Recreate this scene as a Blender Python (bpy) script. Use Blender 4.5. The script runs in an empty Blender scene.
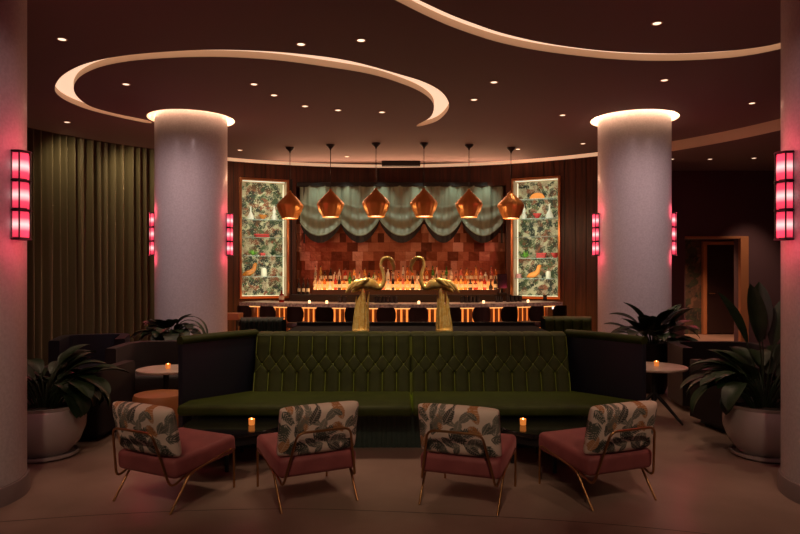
import bpy, bmesh, math, random
import numpy as np
from mathutils import Vector, Matrix
rnd = random.Random(7)
C = bpy.context.scene.collection
PI = math.pi
F = 650.0; H = 1.6; HY = 270.0; CH = 3.8      # focal length in px, eye height, horizon row, ceiling height

def P(px, py, Y):            # point seen at a pixel, at depth Y
    return Vector(((px-400)*Y/F, Y, H-(py-HY)*Y/F))
def FL(px, py, z=0.0):       # point of a horizontal plane at height z
    Y = (H-z)*F/(py-HY)
    return Vector(((px-400)*Y/F, Y, z))

# ------------------------------------------------------------------ materials
MATS = {}
def mat(name, col, rough=.6, metal=0.0, emit=None, es=0.0, sheen=0.0, sheen_tint=None, trans=0.0, coat=0.0, spec=.5, alpha=1.0):
    m = bpy.data.materials.new(name); m.use_nodes = True
    b = m.node_tree.nodes['Principled BSDF']
    b.inputs['Base Color'].default_value = (*col, 1)
    b.inputs['Roughness'].default_value = rough
    b.inputs['Metallic'].default_value = metal
    b.inputs['Specular IOR Level'].default_value = spec
    b.inputs['Transmission Weight'].default_value = trans
    b.inputs['Coat Weight'].default_value = coat
    b.inputs['Coat Roughness'].default_value = .08
    b.inputs['Alpha'].default_value = alpha
    if sheen:
        b.inputs['Sheen Weight'].default_value = sheen
        b.inputs['Sheen Roughness'].default_value = .35
        b.inputs['Sheen Tint'].default_value = (*(sheen_tint or col), 1)
    if emit:
        b.inputs['Emission Color'].default_value = (*emit, 1)
        b.inputs['Emission Strength'].default_value = es
    MATS[name] = m
    return m
def N(m, t, **kw):
    n = m.node_tree.nodes.new(t)
    for k, v in kw.items():
        if hasattr(n, k): setattr(n, k, v)
        else: n.inputs[k.replace('_', ' ')].default_value = v
    return n
def L(m, a, b): m.node_tree.links.new(a, b)
def B(m): return m.node_tree.nodes['Principled BSDF']
def ramp(m, fac, stops):
    r = N(m, 'ShaderNodeValToRGB')
    e = r.color_ramp.elements
    while len(e) < len(stops): e.new(.5)
    for k, (p, c) in enumerate(stops):
        e[k].position = p; e[k].color = (*c, 1)
    L(m, fac, r.inputs[0]); return r
def bump(m, h, dist=.01, strength=.5):
    b = N(m, 'ShaderNodeBump'); b.inputs['Distance'].default_value = dist; b.inputs['Strength'].default_value = strength
    L(m, h, b.inputs['Height']); L(m, b.outputs[0], B(m).inputs['Normal'])
def noisy(m, scale, c0, c1, lo=.35, hi=.65, detail=4, vec=None, bumpd=0, target='Base Color', mapscale=None):
    tc = N(m, 'ShaderNodeTexCoord'); v = tc.outputs['Object']
    if mapscale:
        mp = N(m, 'ShaderNodeMapping'); mp.inputs['Scale'].default_value = mapscale
        L(m, v, mp.inputs[0]); v = mp.outputs[0]
    n = N(m, 'ShaderNodeTexNoise'); n.inputs['Scale'].default_value = scale; n.inputs['Detail'].default_value = detail
    L(m, v, n.inputs['Vector'])
    r = ramp(m, n.outputs['Fac'], [(lo, c0), (hi, c1)])
    L(m, r.outputs[0], B(m).inputs[target])
    if bumpd: bump(m, n.outputs['Fac'], bumpd)
    return n

m_floor = mat('polished_floor', (.42,.30,.24), .42, coat=.1, spec=.35)
B(m_floor).inputs['Coat Roughness'].default_value = .2
noisy(m_floor, 1.3, (.26,.175,.14), (.36,.245,.20), detail=6)
m_joint = mat('floor_joint', (.06,.04,.03), .6)
m_ceil = mat('ceiling_paint', (.215,.158,.160), .85)
m_cream = mat('cream_plaster', (.72,.56,.42), .8)
m_cove = mat('cove_light', (.8,.6,.45), .8, emit=(1,.66,.44), es=.95)
m_capl = mat('column_cove_light', (.8,.65,.5), .8, emit=(1,.70,.48), es=7)
m_led = mat('led_strip', (.9,.7,.5), .6, emit=(1,.60,.36), es=.5)
m_col = mat('column_plaster', (.62,.55,.57), .42, coat=.15)
noisy(m_col, 45, (.58,.51,.53), (.67,.60,.62), bumpd=.0012)
m_colbase = mat('column_base', (.26,.2,.2), .4)
m_wood = mat('dark_wood', (.07,.02,.011), .4)
noisy(m_wood, 3.0, (.035,.010,.006), (.095,.026,.013), mapscale=(6,6,.35), detail=6)
m_wood_rib = mat('wood_rib', (.42,.17,.06), .4)
m_plum = mat('plum_wall', (.11,.055,.068), .8)
m_curtain = mat('curtain_velvet', (.13,.115,.06), .6, sheen=.9, sheen_tint=(.95,.8,.5))
m_velvet = mat('green_velvet', (.03,.05,.004), .6, spec=.3, sheen=.5, sheen_tint=(.45,.75,.03))
B(m_velvet).inputs['Sheen Roughness'].default_value = .25
noisy(m_velvet, 9, (.026,.040,.003), (.040,.058,.006))
m_glint_button = mat('crease_glint_button_satin', (.22,.31,.05), .28, sheen=.6, sheen_tint=(.8,.9,.3))  # lighter green for light painted along the tuft creases; buttons share it
m_fascia = mat('ribbed_teal_fabric', (.035,.06,.05), .55)
m_velvet_dk = mat('dark_teal_fabric', (.016,.03,.024), .7, sheen=.25, sheen_tint=(.2,.4,.3))
m_navy = mat('navy_leather', (.018,.02,.034), .42)
m_black = mat('black_paint', (.006,.006,.007), .4)
m_blackgloss = mat('black_lacquer', (.006,.006,.008), .12, coat=.5)
m_brass = mat('brushed_brass', (.42,.23,.10), .35, metal=1)
m_gold = mat('gold_leaf', (.85,.52,.12), .24, metal=.7)
noisy(m_gold, 30, (.85,.5,.12), (1,.74,.30), bumpd=.0015)
m_copper = mat('copper_frame', (.75,.32,.14), .3, metal=1)
m_pink = mat('pink_velvet', (.27,.072,.075), .65, sheen=.5, sheen_tint=(.9,.4,.4))
noisy(m_pink, 7, (.24,.062,.066), (.32,.088,.09))
m_print = mat('floral_print', (.7,.6,.5), .8)
a = N(m_print, 'ShaderNodeVertexColor'); a.layer_name = 'print'; L(m_print, a.outputs[0], B(m_print).inputs['Base Color'])
m_marble = mat('white_marble', (.62,.5,.44), .3)
noisy(m_marble, 6, (.5,.39,.33), (.68,.55,.48))
m_bartop = mat('bar_stone', (.45,.36,.3), .3)
noisy(m_bartop, 25, (.28,.2,.17), (.68,.55,.47), detail=8)
m_amber = mat('amber_panel', (.5,.2,.05), .6, emit=(1,.27,.045), es=1.25)
m_shelfglow = mat('glowing_shelf', (.8,.5,.2), .6, emit=(1,.52,.22), es=3.6)
m_riser = mat('lit_riser', (.7,.35,.12), .6, emit=(1,.36,.10), es=.5)
m_pend = mat('copper_shade', (.88,.38,.10), .32, metal=.5)
m_bulb = mat('warm_bulb', (1,.9,.7), .5, emit=(1,.62,.33), es=3)
m_down = mat('downlight_lamp', (1,.9,.8), .5, emit=(1,.70,.48), es=1.9)
m_flame = mat('candle_flame', (1,.7,.3), .5, emit=(1,.5,.15), es=16)
m_votive = mat('amber_votive_glass', (.8,.3,.06), .15, emit=(1,.28,.05), es=.5)
m_votive_w = mat('white_votive_glass', (.9,.7,.5), .2, emit=(1,.6,.3), es=2.2)
m_darkglass = mat('smoked_glass', (.03,.02,.018), .08)
m_stool = mat('brown_leather', (.035,.014,.011), .5)
m_grey = mat('charcoal_upholstery', (.042,.034,.038), .7, sheen=.2, sheen_tint=(.5,.45,.5))
m_plumf = mat('dark_plum_upholstery', (.016,.010,.012), .65, sheen=.12, sheen_tint=(.5,.35,.4))
m_tan = mat('tan_leather', (.36,.13,.045), .5)
m_pot = mat('glazed_pot', (.42,.37,.36), .18, coat=.4)
m_soil = mat('soil', (.02,.014,.01), .9)
m_leaf = mat('dark_leaf', (.02,.048,.018), .45)
noisy(m_leaf, 5, (.009,.022,.008), (.022,.052,.018))
m_satin = mat('grey_green_satin', (.25,.31,.235), .36, sheen=.3, sheen_tint=(.7,.75,.6))
m_swag_shadow = mat('swag_shadow_black', (.012,.01,.01), .6)  # near-black for the shadow painted below the swags
m_glass = mat('shelf_glass', (.6,.75,.7), .08, alpha=.35)
m_clear = mat('clear_glass', (.85,.9,.85), .06, alpha=.45)
m_steel = mat('dark_steel', (.12,.1,.1), .3, metal=1)
m_door = mat('door_dark', (.03,.015,.014), .4)
m_jamb = mat('orange_oak', (.45,.19,.085), .45)

# copper patchwork tiles behind the bar
m_tile = mat('copper_tiles', (.5,.2,.1), .3, metal=.8)
tc = N(m_tile, 'ShaderNodeTexCoord'); mp = N(m_tile, 'ShaderNodeMapping')
mp.inputs['Rotation'].default_value = (PI/2, 0, 0)
L(m_tile, tc.outputs['Object'], mp.inputs[0])
br = N(m_tile, 'ShaderNodeTexBrick'); br.offset = .5; br.squash = .6; br.squash_frequency = 3
for k, v in {'Scale': 1.0, 'Mortar Size': .002, 'Brick Width': .23, 'Row Height': .20, 'Bias': 0.0}.items(): br.inputs[k].default_value = v
br.inputs['Color1'].default_value = (.0,.0,.0,1); br.inputs['Color2'].default_value = (1,1,1,1); br.inputs['Mortar'].default_value = (.25,.25,.25,1)
L(m_tile, mp.outputs[0], br.inputs['Vector'])
r_ = ramp(m_tile, br.outputs['Color'], [(0, (.10,.028,.014)), (.35, (.24,.07,.032)), (.7, (.42,.16,.095)), (1, (.60,.33,.26))])
L(m_tile, r_.outputs[0], B(m_tile).inputs['Base Color'])
n_ = N(m_tile, 'ShaderNodeTexNoise'); n_.inputs['Scale'].default_value = 9; L(m_tile, mp.outputs[0], n_.inputs['Vector'])
bump(m_tile, n_.outputs['Fac'], .03, .6)

# pink lamp diffuser: a hot lamp in the middle of each pane
m_sc = mat('pink_diffuser', (.8,.2,.3), .4, emit=(1,.1,.2), es=1)
tc = N(m_sc, 'ShaderNodeTexCoord'); sp = N(m_sc, 'ShaderNodeSeparateXYZ'); L(m_sc, tc.outputs['Generated'], sp.inputs[0])
r_ = ramp(m_sc, sp.outputs['Z'], [(0, (.5,.022,.05)), (.25, (.72,.045,.09)), (.5, (1,.58,.55)), (.75, (.72,.045,.09)), (1, (.45,.022,.05))])
L(m_sc, r_.outputs[0], B(m_sc).inputs['Emission Color']); B(m_sc).inputs['Emission Strength'].default_value = 1.5

# ------------------------------------------------------------------ mesh helpers
def link(name, me, m, parent=None, smooth=True):
    if smooth:
        for p in me.polygons: p.use_smooth = True
    if m: me.materials.append(m)
    o = bpy.data.objects.new(name, me); C.objects.link(o)
    if parent: o.parent = parent
    return o
def OBJ(name, bm, m, parent=None, smooth=True, sharp=40):
    bmesh.ops.recalc_face_normals(bm, faces=bm.faces)
    if smooth:
        for e in bm.edges:
            if len(e.link_faces) == 2 and e.calc_face_angle(0) > math.radians(sharp): e.smooth = False
    me = bpy.data.meshes.new(name); bm.to_mesh(me); bm.free()
    return link(name, me, m, parent, smooth)
def NB(): return bmesh.new()
def box(bm, c, s, r=0, rot=None, seg=2):
    b = bmesh.new(); bmesh.ops.create_cube(b, size=1)
    for v in b.verts: v.co = Vector((v.co.x*s[0], v.co.y*s[1], v.co.z*s[2]))
    if r: bmesh.ops.bevel(b, geom=b.edges[:], offset=r, segments=seg, affect='EDGES', profile=.5)
    M = Matrix.Translation(Vector(c)) @ (rot.to_4x4() if rot else Matrix())
    b.transform(M); merge(bm, b); return bm
def merge(bm, b):
    me = bpy.data.meshes.new('t'); b.to_mesh(me); b.free(); bm.from_mesh(me); bpy.data.meshes.remove(me)
def grid(bm, f, nu, nv, close_u=False):
    vs = [[bm.verts.new(f(i/nu, j/nv)) for i in range(nu if close_u else nu+1)] for j in range(nv+1)]
    n = len(vs[0])
    for j in range(nv):
        for i in range(n if close_u else n-1):
            bm.faces.new((vs[j][i], vs[j][(i+1) % n], vs[j+1][(i+1) % n], vs[j+1][i]))
    return vs
def lathe(bm, prof, seg=24, c=(0,0,0), flute=None, cap=True):
    c = Vector(c)
    rings = []
    for r, z in prof:
        ring = []
        for k in range(seg):
            a = 2*PI*k/seg; rr = r*(flute(a, z) if flute else 1)
            ring.append(bm.verts.new(c+Vector((rr*math.cos(a), rr*math.sin(a), z))))
        rings.append(ring)
    for a_, b_ in zip(rings, rings[1:]):
        for k in range(seg): bm.faces.new((a_[k], a_[(k+1) % seg], b_[(k+1) % seg], b_[k]))
    if cap:
        bm.faces.new(rings[0][::-1]); bm.faces.new(rings[-1])
    return bm
def smooth_path(pts, n=6, closed=False):
    pts = [Vector(p) for p in pts]; out = []
    m = len(pts)
    rng = range(m if closed else m-1)
    for i in rng:
        if closed: p0, p1, p2, p3 = pts[(i-1) % m], pts[i], pts[(i+1) % m], pts[(i+2) % m]
        else: p0, p1, p2, p3 = pts[max(i-1, 0)], pts[i], pts[i+1], pts[min(i+2, m-1)]
        for k in range(n):
            t = k/n
            out.append(.5*((2*p1)+(p2-p0)*t+(2*p0-5*p1+4*p2-p3)*t*t+(3*p1-p0-3*p2+p3)*t**3))
    if not closed: out.append(pts[-1])
    return out
def fillet(pts, r, n=5):     # polyline with rounded corners
    pts = [Vector(p) for p in pts]; out = [pts[0]]
    for i in range(1, len(pts)-1):
        a, b, c = pts[i-1], pts[i], pts[i+1]
        d1 = (a-b); d2 = (c-b); rr = min(r, d1.length*.45, d2.length*.45)
        p, q = b+d1.normalized()*rr, b+d2.normalized()*rr
        for k in range(n+1):
            t = k/n; out.append((1-t)**2*p+2*t*(1-t)*b+t*t*q)
    out.append(pts[-1]); return out
def tube(bm, pts, rad, seg=8, squash=1.0):
    pts = [Vector(p) for p in pts]; rings = []; up = None
    for i, p in enumerate(pts):
        t = (pts[min(i+1, len(pts)-1)]-pts[max(i-1, 0)]).normalized()
        if up is None:
            up = Vector((0,0,1)) if abs(t.z) < .9 else Vector((0,1,0))
        s = t.cross(up).normalized(); up = s.cross(t).normalized()
        r = rad[i] if isinstance(rad, (list, tuple)) else rad
        rings.append([bm.verts.new(p+s*r*squash*math.cos(2*PI*k/seg)+up*r*math.sin(2*PI*k/seg)) for k in range(seg)])
    for a_, b_ in zip(rings, rings[1:]):
        for k in range(seg): bm.faces.new((a_[k], a_[(k+1) % seg], b_[(k+1) % seg], b_[k]))
    bm.faces.new(rings[0][::-1]); bm.faces.new(rings[-1])
    return bm
def prism(bm, poly, z0, z1, bev=0, seg=3):
    b = bmesh.new()
    lo = [b.verts.new((x, y, z0)) for x, y in poly]; hi = [b.verts.new((x, y, z1)) for x, y in poly]
    n = len(poly)
    b.faces.new(lo[::-1]); b.faces.new(hi)
    for i in range(n): b.faces.new((lo[i], lo[(i+1) % n], hi[(i+1) % n], hi[i]))
    if bev: bmesh.ops.bevel(b, geom=b.edges[:], offset=bev, segments=seg, affect='EDGES', profile=.5)
    merge(bm, b); return bm

def thing(name, label, cat, loc=(0,0,0), rz=0, group=None):
    o = bpy.data.objects.new(name, None); C.objects.link(o); o.empty_display_size = .1
    o.location = loc; o.rotation_euler = (0,0,rz)
    return tag(o, label, cat, group)
def tag(o, label, cat, group=None):
    o['label'] = label; o['category'] = cat
    if group: o['group'] = group
    return o
def struct(o): o['kind'] = 'structure'; return o
KIDS = {}
def copy_tree(o, parent=None):
    c = o.copy(); C.objects.link(c)
    if parent: c.parent = parent
    for ch in [x for x in C.objects if x.parent == o]: copy_tree(ch, c)
    return c
def dup(o, loc, rz, label, cat=None, group=None):
    c = copy_tree(o); c.location = loc; c.rotation_euler = (0,0,rz); c['label'] = label
    if group: c['group'] = group
    return c
ORD = ['first','second','third','fourth','fifth','sixth','seventh','eighth','ninth','tenth','eleventh','twelfth','thirteenth','fourteenth','fifteenth','sixteenth','seventeenth','eighteenth','nineteenth','twentieth','twenty-first','twenty-second','twenty-third','twenty-fourth','twenty-fifth','twenty-sixth','twenty-seventh','twenty-eighth','twenty-ninth','thirtieth','thirty-first','thirty-second','thirty-third','thirty-fourth','thirty-fifth','thirty-sixth','thirty-seventh','thirty-eighth','thirty-ninth','fortieth','forty-first','forty-second']

# ------------------------------------------------------------------ leaf prints, dyed per vertex
def leafprint(U, V, seed, n, size, bg, pal, accent=None, frond=.6, lw=.058):
    r = random.Random(seed)
    col = np.zeros((len(U), 3)); col[:] = bg
    u0, u1, v0, v1 = U.min(), U.max(), V.min(), V.max()
    sub = [None]
    def blade(x, y, a, ln, w, c):
        ix = sub[0]; du, dv = U[ix]-x, V[ix]-y
        s = du*math.cos(a)+dv*math.sin(a); t = -du*math.sin(a)+dv*math.cos(a)
        q = s/ln
        ww = w*np.sin(np.clip(q, 0, 1)*PI)**.7
        mk = (q > 0) & (q < 1) & (np.abs(t) < ww)
        col[ix[mk]] = c
        if w > size*.12:                      # veins of a broad leaf
            ve = mk & ((np.mod(q*9+np.abs(t)/w, 1) < .22) | (np.abs(t) < w*.07))
            col[ix[ve]] = [.5*c_+.5*b_ for c_, b_ in zip(c, bg)]
    k = max(1, int(round(math.sqrt(n))))
    for i in range(n):
        x = u0+(u1-u0)*r.random(); y = v0+(v1-v0)*r.random()
        x = u0+(u1-u0)*((i % k)+.1+.8*r.random())/k; y = v0+(v1-v0)*((i//k)+.1+.8*r.random())/max(1, n/k)
        a = r.uniform(0, 2*PI); c = r.choice(pal); s = size*r.uniform(.7, 1.2)
        if accent and r.random() < .18: c = accent
        sub[0] = np.where((np.abs(U-x) < s*1.6) & (np.abs(V-y) < s*1.6))[0]
        if r.random() < frond:
            for j in range(7):                # palm frond
                q = j/7; bx, by = x+math.cos(a)*s*q, y+math.sin(a)*s*q
                l = s*.5*(1-.6*q)
                for sg in (-1, 1): blade(bx, by, a+sg*.75, l, s*lw, c)
            blade(x, y, a, s*1.1, s*.03, c)
        else:
            blade(x, y, a, s, s*.25, c)
    return col
def dye(me, cols):
    ca = me.color_attributes.new('print', 'FLOAT_COLOR', 'POINT')
    buf = np.ones((len(cols), 4), dtype=np.float32); buf[:, :3] = cols
    ca.data.foreach_set('color', buf.ravel())

# ------------------------------------------------------------------ the round room
CX, CY, R = -.23, 7.5, 6.07
RW = 6.42                                    # wall radius, behind the light slot
def th_px(px, rad):
    k = (px-400)/F
    A = k*k+1; b = -2*(k*CX+CY); c = CX*CX+CY*CY-rad*rad
    Y = (-b+math.sqrt(b*b-4*A*c))/(2*A)
    return math.atan2(k*Y-CX, Y-CY), Y
def arc(th, rad): return Vector((CX+rad*math.sin(th), CY+rad*math.cos(th)))

# floor
bm = NB(); box(bm, (1, 7.5, -.05), (24, 23, .1)); struct(OBJ('floor', bm, m_floor, smooth=False))
jp = smooth_path([FL(-60,527), FL(0,522), FL(100,515), FL(200,510.5), FL(300,509), FL(400,512), FL(480,516), FL(550,520), FL(650,528), FL(760,540)], 6)
bm = NB()
vs = [(bm.verts.new(p+Vector((0,-.004,.0012))), bm.verts.new(p+Vector((0,.004,.0012)))) for p in jp]
for a_, b_ in zip(vs, vs[1:]): bm.faces.new((a_[0], b_[0], b_[1], a_[1]))
struct(OBJ('trim_1', bm, m_joint, smooth=False))

# ceiling with its light grooves, cut as real openings
ring1 = [(148,123),(120,117.5),(90,110),(68,101.5),(57,94),(55,87),(60,78),(71,70),(88,63),(115,57),(150,53),(200,50),(250,50.5),(300,54),(350,61),(400,74.5),(425,82.5),(442,92.5),(449,104),(446,113),(436,121.5),(420,126.2),
         (417,125),(430,117.5),(434,108),(431,100),(420,91.5),(400,83),(370,74),(325,66.5),(275,60),(225,57),(175,57.5),(130,61),(100,67),(82.5,75),(75,83),(74,91),(80,99.5),(92,107),(115,113.5),(149,120.6)]
ring2 = [(368,-14),(400,2.5),(425,15),(450,26),(475,35),(500,42.5),(530,49),(560,53.5),(600,58),(640,60.5),(680,60.5),(720,58.5),(750,55),(780,49),(830,36),
         (830,28),(780,43),(750,48.5),(720,51.5),(680,53.5),(640,53),(600,50.5),(560,45.5),(530,40),(500,32.5),(475,24),(450,14.5),(425,3),(400,-9),(385,-17)]
def on_ceiling(poly): return [((x-400)*(CH-H)/(HY-y), (CH-H)*F/(HY-y)) for x, y in poly]
cols_xy = [(-3.047, 9.5), (3.42, 9.5)]; RC = .533; RCR = .508; RCAP = .612
front_cols = [(-3.213, 4.53), (3.27, 4.53)]
def densify(poly, n=3):      # smooth a closed outline but keep it simple
    return [(p.x, p.y) for p in smooth_path([(x, y, 0) for x, y in poly], n, closed=True)]
g1 = densify(on_ceiling(ring1), 4); g2 = densify(on_ceiling(ring2), 4)
def circle(c, r, n=64): return [(c[0]+r*math.cos(2*PI*k/n), c[1]+r*math.sin(2*PI*k/n)) for k in range(n)]
TH_R = th_px(636, RW)[0]
outline = [tuple(arc(-PI/2+PI*k/90, R)) for k in range(91)]
outline = outline + [(CX+R, -3), (CX-R, -3)]
holes = [g1, g2]+[circle(c, RCAP) for c in cols_xy]
cu = bpy.data.curves.new('c', 'CURVE'); cu.dimensions = '2D'; cu.fill_mode = 'BOTH'
for poly in [outline]+holes:
    s = cu.splines.new('POLY'); s.points.add(len(poly)-1); s.use_cyclic_u = True
    for k, (x, y) in enumerate(poly): s.points[k].co = (x, y, 0, 1)
tmp = bpy.data.objects.new('tmp', cu); C.objects.link(tmp)
me = bpy.data.meshes.new_from_object(tmp); bpy.data.objects.remove(tmp)
for v in me.vertices: v.co.z = CH
me.materials.clear()
struct(link('ceiling', me, m_ceil, smooth=False))
def groove(name, poly, depth, m_cap):
    bm = NB(); n = len(poly)
    lo = [bm.verts.new((x, y, CH)) for x, y in poly]; hi = [bm.verts.new((x, y, CH+depth)) for x, y in poly]
    for i in range(n): bm.faces.new((lo[i], lo[(i+1) % n], hi[(i+1) % n], hi[i]))
    me = bpy.data.meshes.new(name); bm.to_mesh(me); bm.free()
    w = struct(link(name, me, m_cream, smooth=False))
    bm = NB()
    f = bm.faces.new([bm.verts.new((x, y, CH+depth)) for x, y in poly]); bmesh.ops.triangulate(bm, faces=[f])
    me = bpy.data.meshes.new('cove_light'); bm.to_mesh(me); bm.free()
    link('cove_light', me, m_cap, w, smooth=False)
groove('trim_2', g1, .07, m_cove); groove('trim_3', g2, .07, m_cove)
for k, c in enumerate(cols_xy): groove('trim_%d' % (4+k), circle(c, RCAP), .12, m_capl)

# light slot around the wall: lip, slot roof, led strip
def band(bm, r0, z0, r1, z1, t0, t1, n=60):
    grid(bm, lambda u, v: Vector((*arc(t0+(t1-t0)*u, r0+(r1-r0)*v), z0+(z1-z0)*v)), n, 1)
bm = NB(); band(bm, R, CH, R, CH+.22, -PI/2, TH_R); band(bm, R, CH+.22, RW+.12, CH+.22, -PI/2, TH_R)
t = struct(OBJ('trim_6', bm, m_cream, smooth=False))
bm = NB(); band(bm, RW-.012, CH-.01, RW-.012, CH+.07, -PI/2, TH_R)
OBJ('led_strip', bm, m_led, t, smooth=False)
# right-hand bulkhead fascia and the lower ceiling beyond
ZL = 3.63
bm = NB(); band(bm, R, ZL, R, CH, TH_R, PI/2, 40)
bm2 = NB(); b_ = [tuple(arc(TH_R+(PI/2-TH_R)*k/30, R)) for k in range(31)]
struct(OBJ('trim_7', bm, m_cream, smooth=False))
grid(bm2, lambda u, v: Vector((*(arc(TH_R+(PI/2-TH_R)*u, R)*(1-v)+Vector((3.9+8.5*min(1, u*2), 17.6-10.1*max(0, u*2-1)))*v), ZL)), 30, 2)
struct(OBJ('ceiling_lower', bm2, m_ceil, smooth=False))
bm = NB(); box(bm, ((CX+R+12.4)/2, 2.25, ZL+.03), (12.4-CX-R, 10.5, .06)); struct(OBJ('ceiling_side', bm, m_ceil, smooth=False))

# curved wood wall with openings for the back bar and two display niches
tA = th_px(150, RW)[0]; tL0 = th_px(240, RW)[0]; tL1 = th_px(288.3, RW)[0]
tB0 = th_px(296, RW)[0]; tB1 = th_px(506, RW)[0]; tR0 = th_px(511.7, RW)[0]; tR1 = th_px(560, RW)[0]
ZN0, ZN1 = 1.06, 3.43        # niche opening
ZB = 3.36                    # top of back-bar opening
def wallband(bm, t0, t1, z0, z1, n=16):
    for rr in (RW, RW+.12): grid(bm, lambda u, v: Vector((*arc(t0+(t1-t0)*u, rr), z0+(z1-z0)*v)), n, 1)
    for zz in (z0, z1): grid(bm, lambda u, v: Vector((*arc(t0+(t1-t0)*u, RW+.12*v), zz)), n, 1)
    for tt in (t0, t1): grid(bm, lambda u, v: Vector((*arc(tt, RW+.12*u), z0+(z1-z0)*v)), 1, 1)
bm = NB()
ZT = CH+.22
for (t0, t1, segs) in ((tA, tL0, [(0, ZT)]), (tL0, tL1, [(0, ZN0), (ZN1, ZT)]), (tL1, tB0, [(0, ZT)]), (tB0, tB1, [(ZB, ZT)]), (tB1, tR0, [(0, ZT)]), (tR0, tR1, [(0, ZN0), (ZN1, ZT)]), (tR1, TH_R, [(0, ZT)])):
    for z0, z1 in segs: wallband(bm, t0, t1, z0, z1)
struct(OBJ('wall_back', bm, m_wood, smooth=False))
bm = NB()
for k in range(46):                           # shadow joints of the panelling
    tt = tA+(TH_R-tA)*(k+.5)/46
    z0 = 0
    if tB0 < tt < tB1: z0 = ZB
    if tL0 < tt < tL1 or tR0 < tt < tR1: z0 = ZN1+.04
    p = arc(tt, RW-.004); box(bm, (p.x, p.y, (z0+ZT)/2), (.008, .006, ZT-z0), rot=Matrix.Rotation(-tt, 3, 'Z'))
struct(OBJ('trim_8', bm, m_black, smooth=False))
# left wall behind the curtain, and straight sides towards the viewer
bm = NB(); wallband(bm, -PI/2, tA, 0, ZT, 40); struct(OBJ('wall_left', bm, m_plum, smooth=False))
bm = NB(); box(bm, (CX-RW-.06, 2.25, 2.0), (.12, 10.5, 4.0)); struct(OBJ('wall_front_left', bm, m_plum, smooth=False))
# right room: far wall with its doorway
YR = 13.3
x0 = arc(TH_R, RW).x
xa, xb = P(684.5, 0, YR).x, P(739, 0, YR).x
zt = P(0, 239, YR).z
bm = NB()
box(bm, ((x0+xa)/2-.1, YR+.1, 1.85), (xa-x0+.2, .2, 3.7)); box(bm, ((xb+12.5)/2, YR+.1, 1.85), (12.5-xb, .2, 3.7)); box(bm, ((xa+xb)/2, YR+.1, (zt+3.7)/2), (xb-xa, .2, 3.7-zt))
struct(OBJ('wall_right', bm, m_plum, smooth=False))
bm = NB(); box(bm, (x0+.02, (arc(TH_R, RW).y+YR)/2, 1.9), (.12, YR-arc(TH_R, RW).y+.1, 3.8)); struct(OBJ('wall_return', bm, m_wood, smooth=False))
bm = NB(); box(bm, (12.45, 5.2, 1.85), (.1, 16.4, 3.7)); struct(OBJ('wall_side', bm, m_plum, smooth=False))
# passage behind the doorway
YP = 16.2
bm = NB()
box(bm, ((xa+xb)/2+.8, YP+.05, 1.6), (4.6, .1, 3.2)); box(bm, (xb+2.2, (YR+.2+YP)/2, 1.6), (.1, YP-YR-.2, 3.2))
box(bm, (xa+.9, (YR+.2+YP)/2, 3.15), (5.2, YP-YR-.2, .1)); struct(OBJ('wall_passage', bm, m_plum, smooth=False))
bm = NB()
box(bm, ((xb+P(747,0,YR).x)/2, YR-.02, zt/2+.02), (P(747,0,YR).x-xb, .1, zt+.04), .005)
box(bm, ((xa+P(747,0,YR).x)/2, YR-.02, zt+.03), (P(747,0,YR).x-xa, .08, .05), .005)
struct(OBJ('trim_9', bm, m_jamb, smooth=False))
d0, d1 = P(705, 0, YP-.1).x, P(737, 0, YP-.1).x; dz = P(0, 243, YP-.1).z
door = struct(thing('door_1', '', '', (0,0,0)));
for k_ in ('label', 'category'): del door[k_]
bm = NB()
for xx in (d0, d1): box(bm, (xx, YP-.06, dz/2), (.09, .12, dz), .006)
box(bm, ((d0+d1)/2, YP-.06, dz), (d1-d0+.09, .12, .08), .006)
OBJ('door_frame', bm, m_jamb, door, smooth=False)
bm = NB(); box(bm, ((d0+d1)/2, YP-.03, dz/2), (d1-d0-.1, .05, dz-.06), .004); OBJ('door_leaf', bm, m_door, door, smooth=False)
bm = NB(); tube(bm, fillet([(d0+.12, YP-.06, 1.02), (d0+.12, YP-.12, 1.02), (d0+.24, YP-.12, 1.02)], .02), .01); OBJ('door_handle', bm, m_brass, door)
# dark leafy wallpaper beside the inner door
def print_panel(name, w, h, step, prt, parent=None, mt=m_print):
    nu, nv = int(w/step), int(h/step)
    bm = NB(); grid(bm, lambda u, v: Vector(((u-.5)*w, 0, (v-.5)*h)), nu, nv)
    me = bpy.data.meshes.new(name); bm.to_mesh(me); bm.free()
    U = np.array([v.co.x for v in me.vertices]); V = np.array([v.co.z for v in me.vertices])
    dye(me, leafprint(U, V, **prt))
    return link(name, me, mt, parent, smooth=False)
xw0, xw1 = P(686, 0, YP-.05).x, d0-.05
o = print_panel('wall_panel', xw1-xw0, 2.6, .03, dict(seed=5, n=90, size=.3, bg=(.16,.09,.06), pal=[(.04,.05,.03), (.08,.05,.035), (.02,.025,.02)]))
o.name = 'wallpaper_panel'; o.location = ((xw0+xw1)/2, YP-.012, 1.3); tag(o, 'dark leafy wallpaper panel beside the inner doorway at right', 'wallpaper')

# curtain
tc0, tc1 = -PI/2, th_px(163, R+.13)[0]
def curt(u, v):
    t = tc0+(tc1-tc0)*u
    a = u*2*PI*36; w = 1+.25*math.sin(u*91+2)
    rr = R+.16+.10*math.sin(a+.9*math.sin(u*47+v*.7))*w*(1-.25*v)+.012*math.sin(a*2.3+v*2)
    return Vector((*arc(t, rr), .03+(CH+.12)*v))
bm = NB(); grid(bm, curt, 900, 8)
tag(OBJ('curtain', bm, m_curtain), 'full height olive green pleated curtain along the left curved wall', 'curtain')

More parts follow.
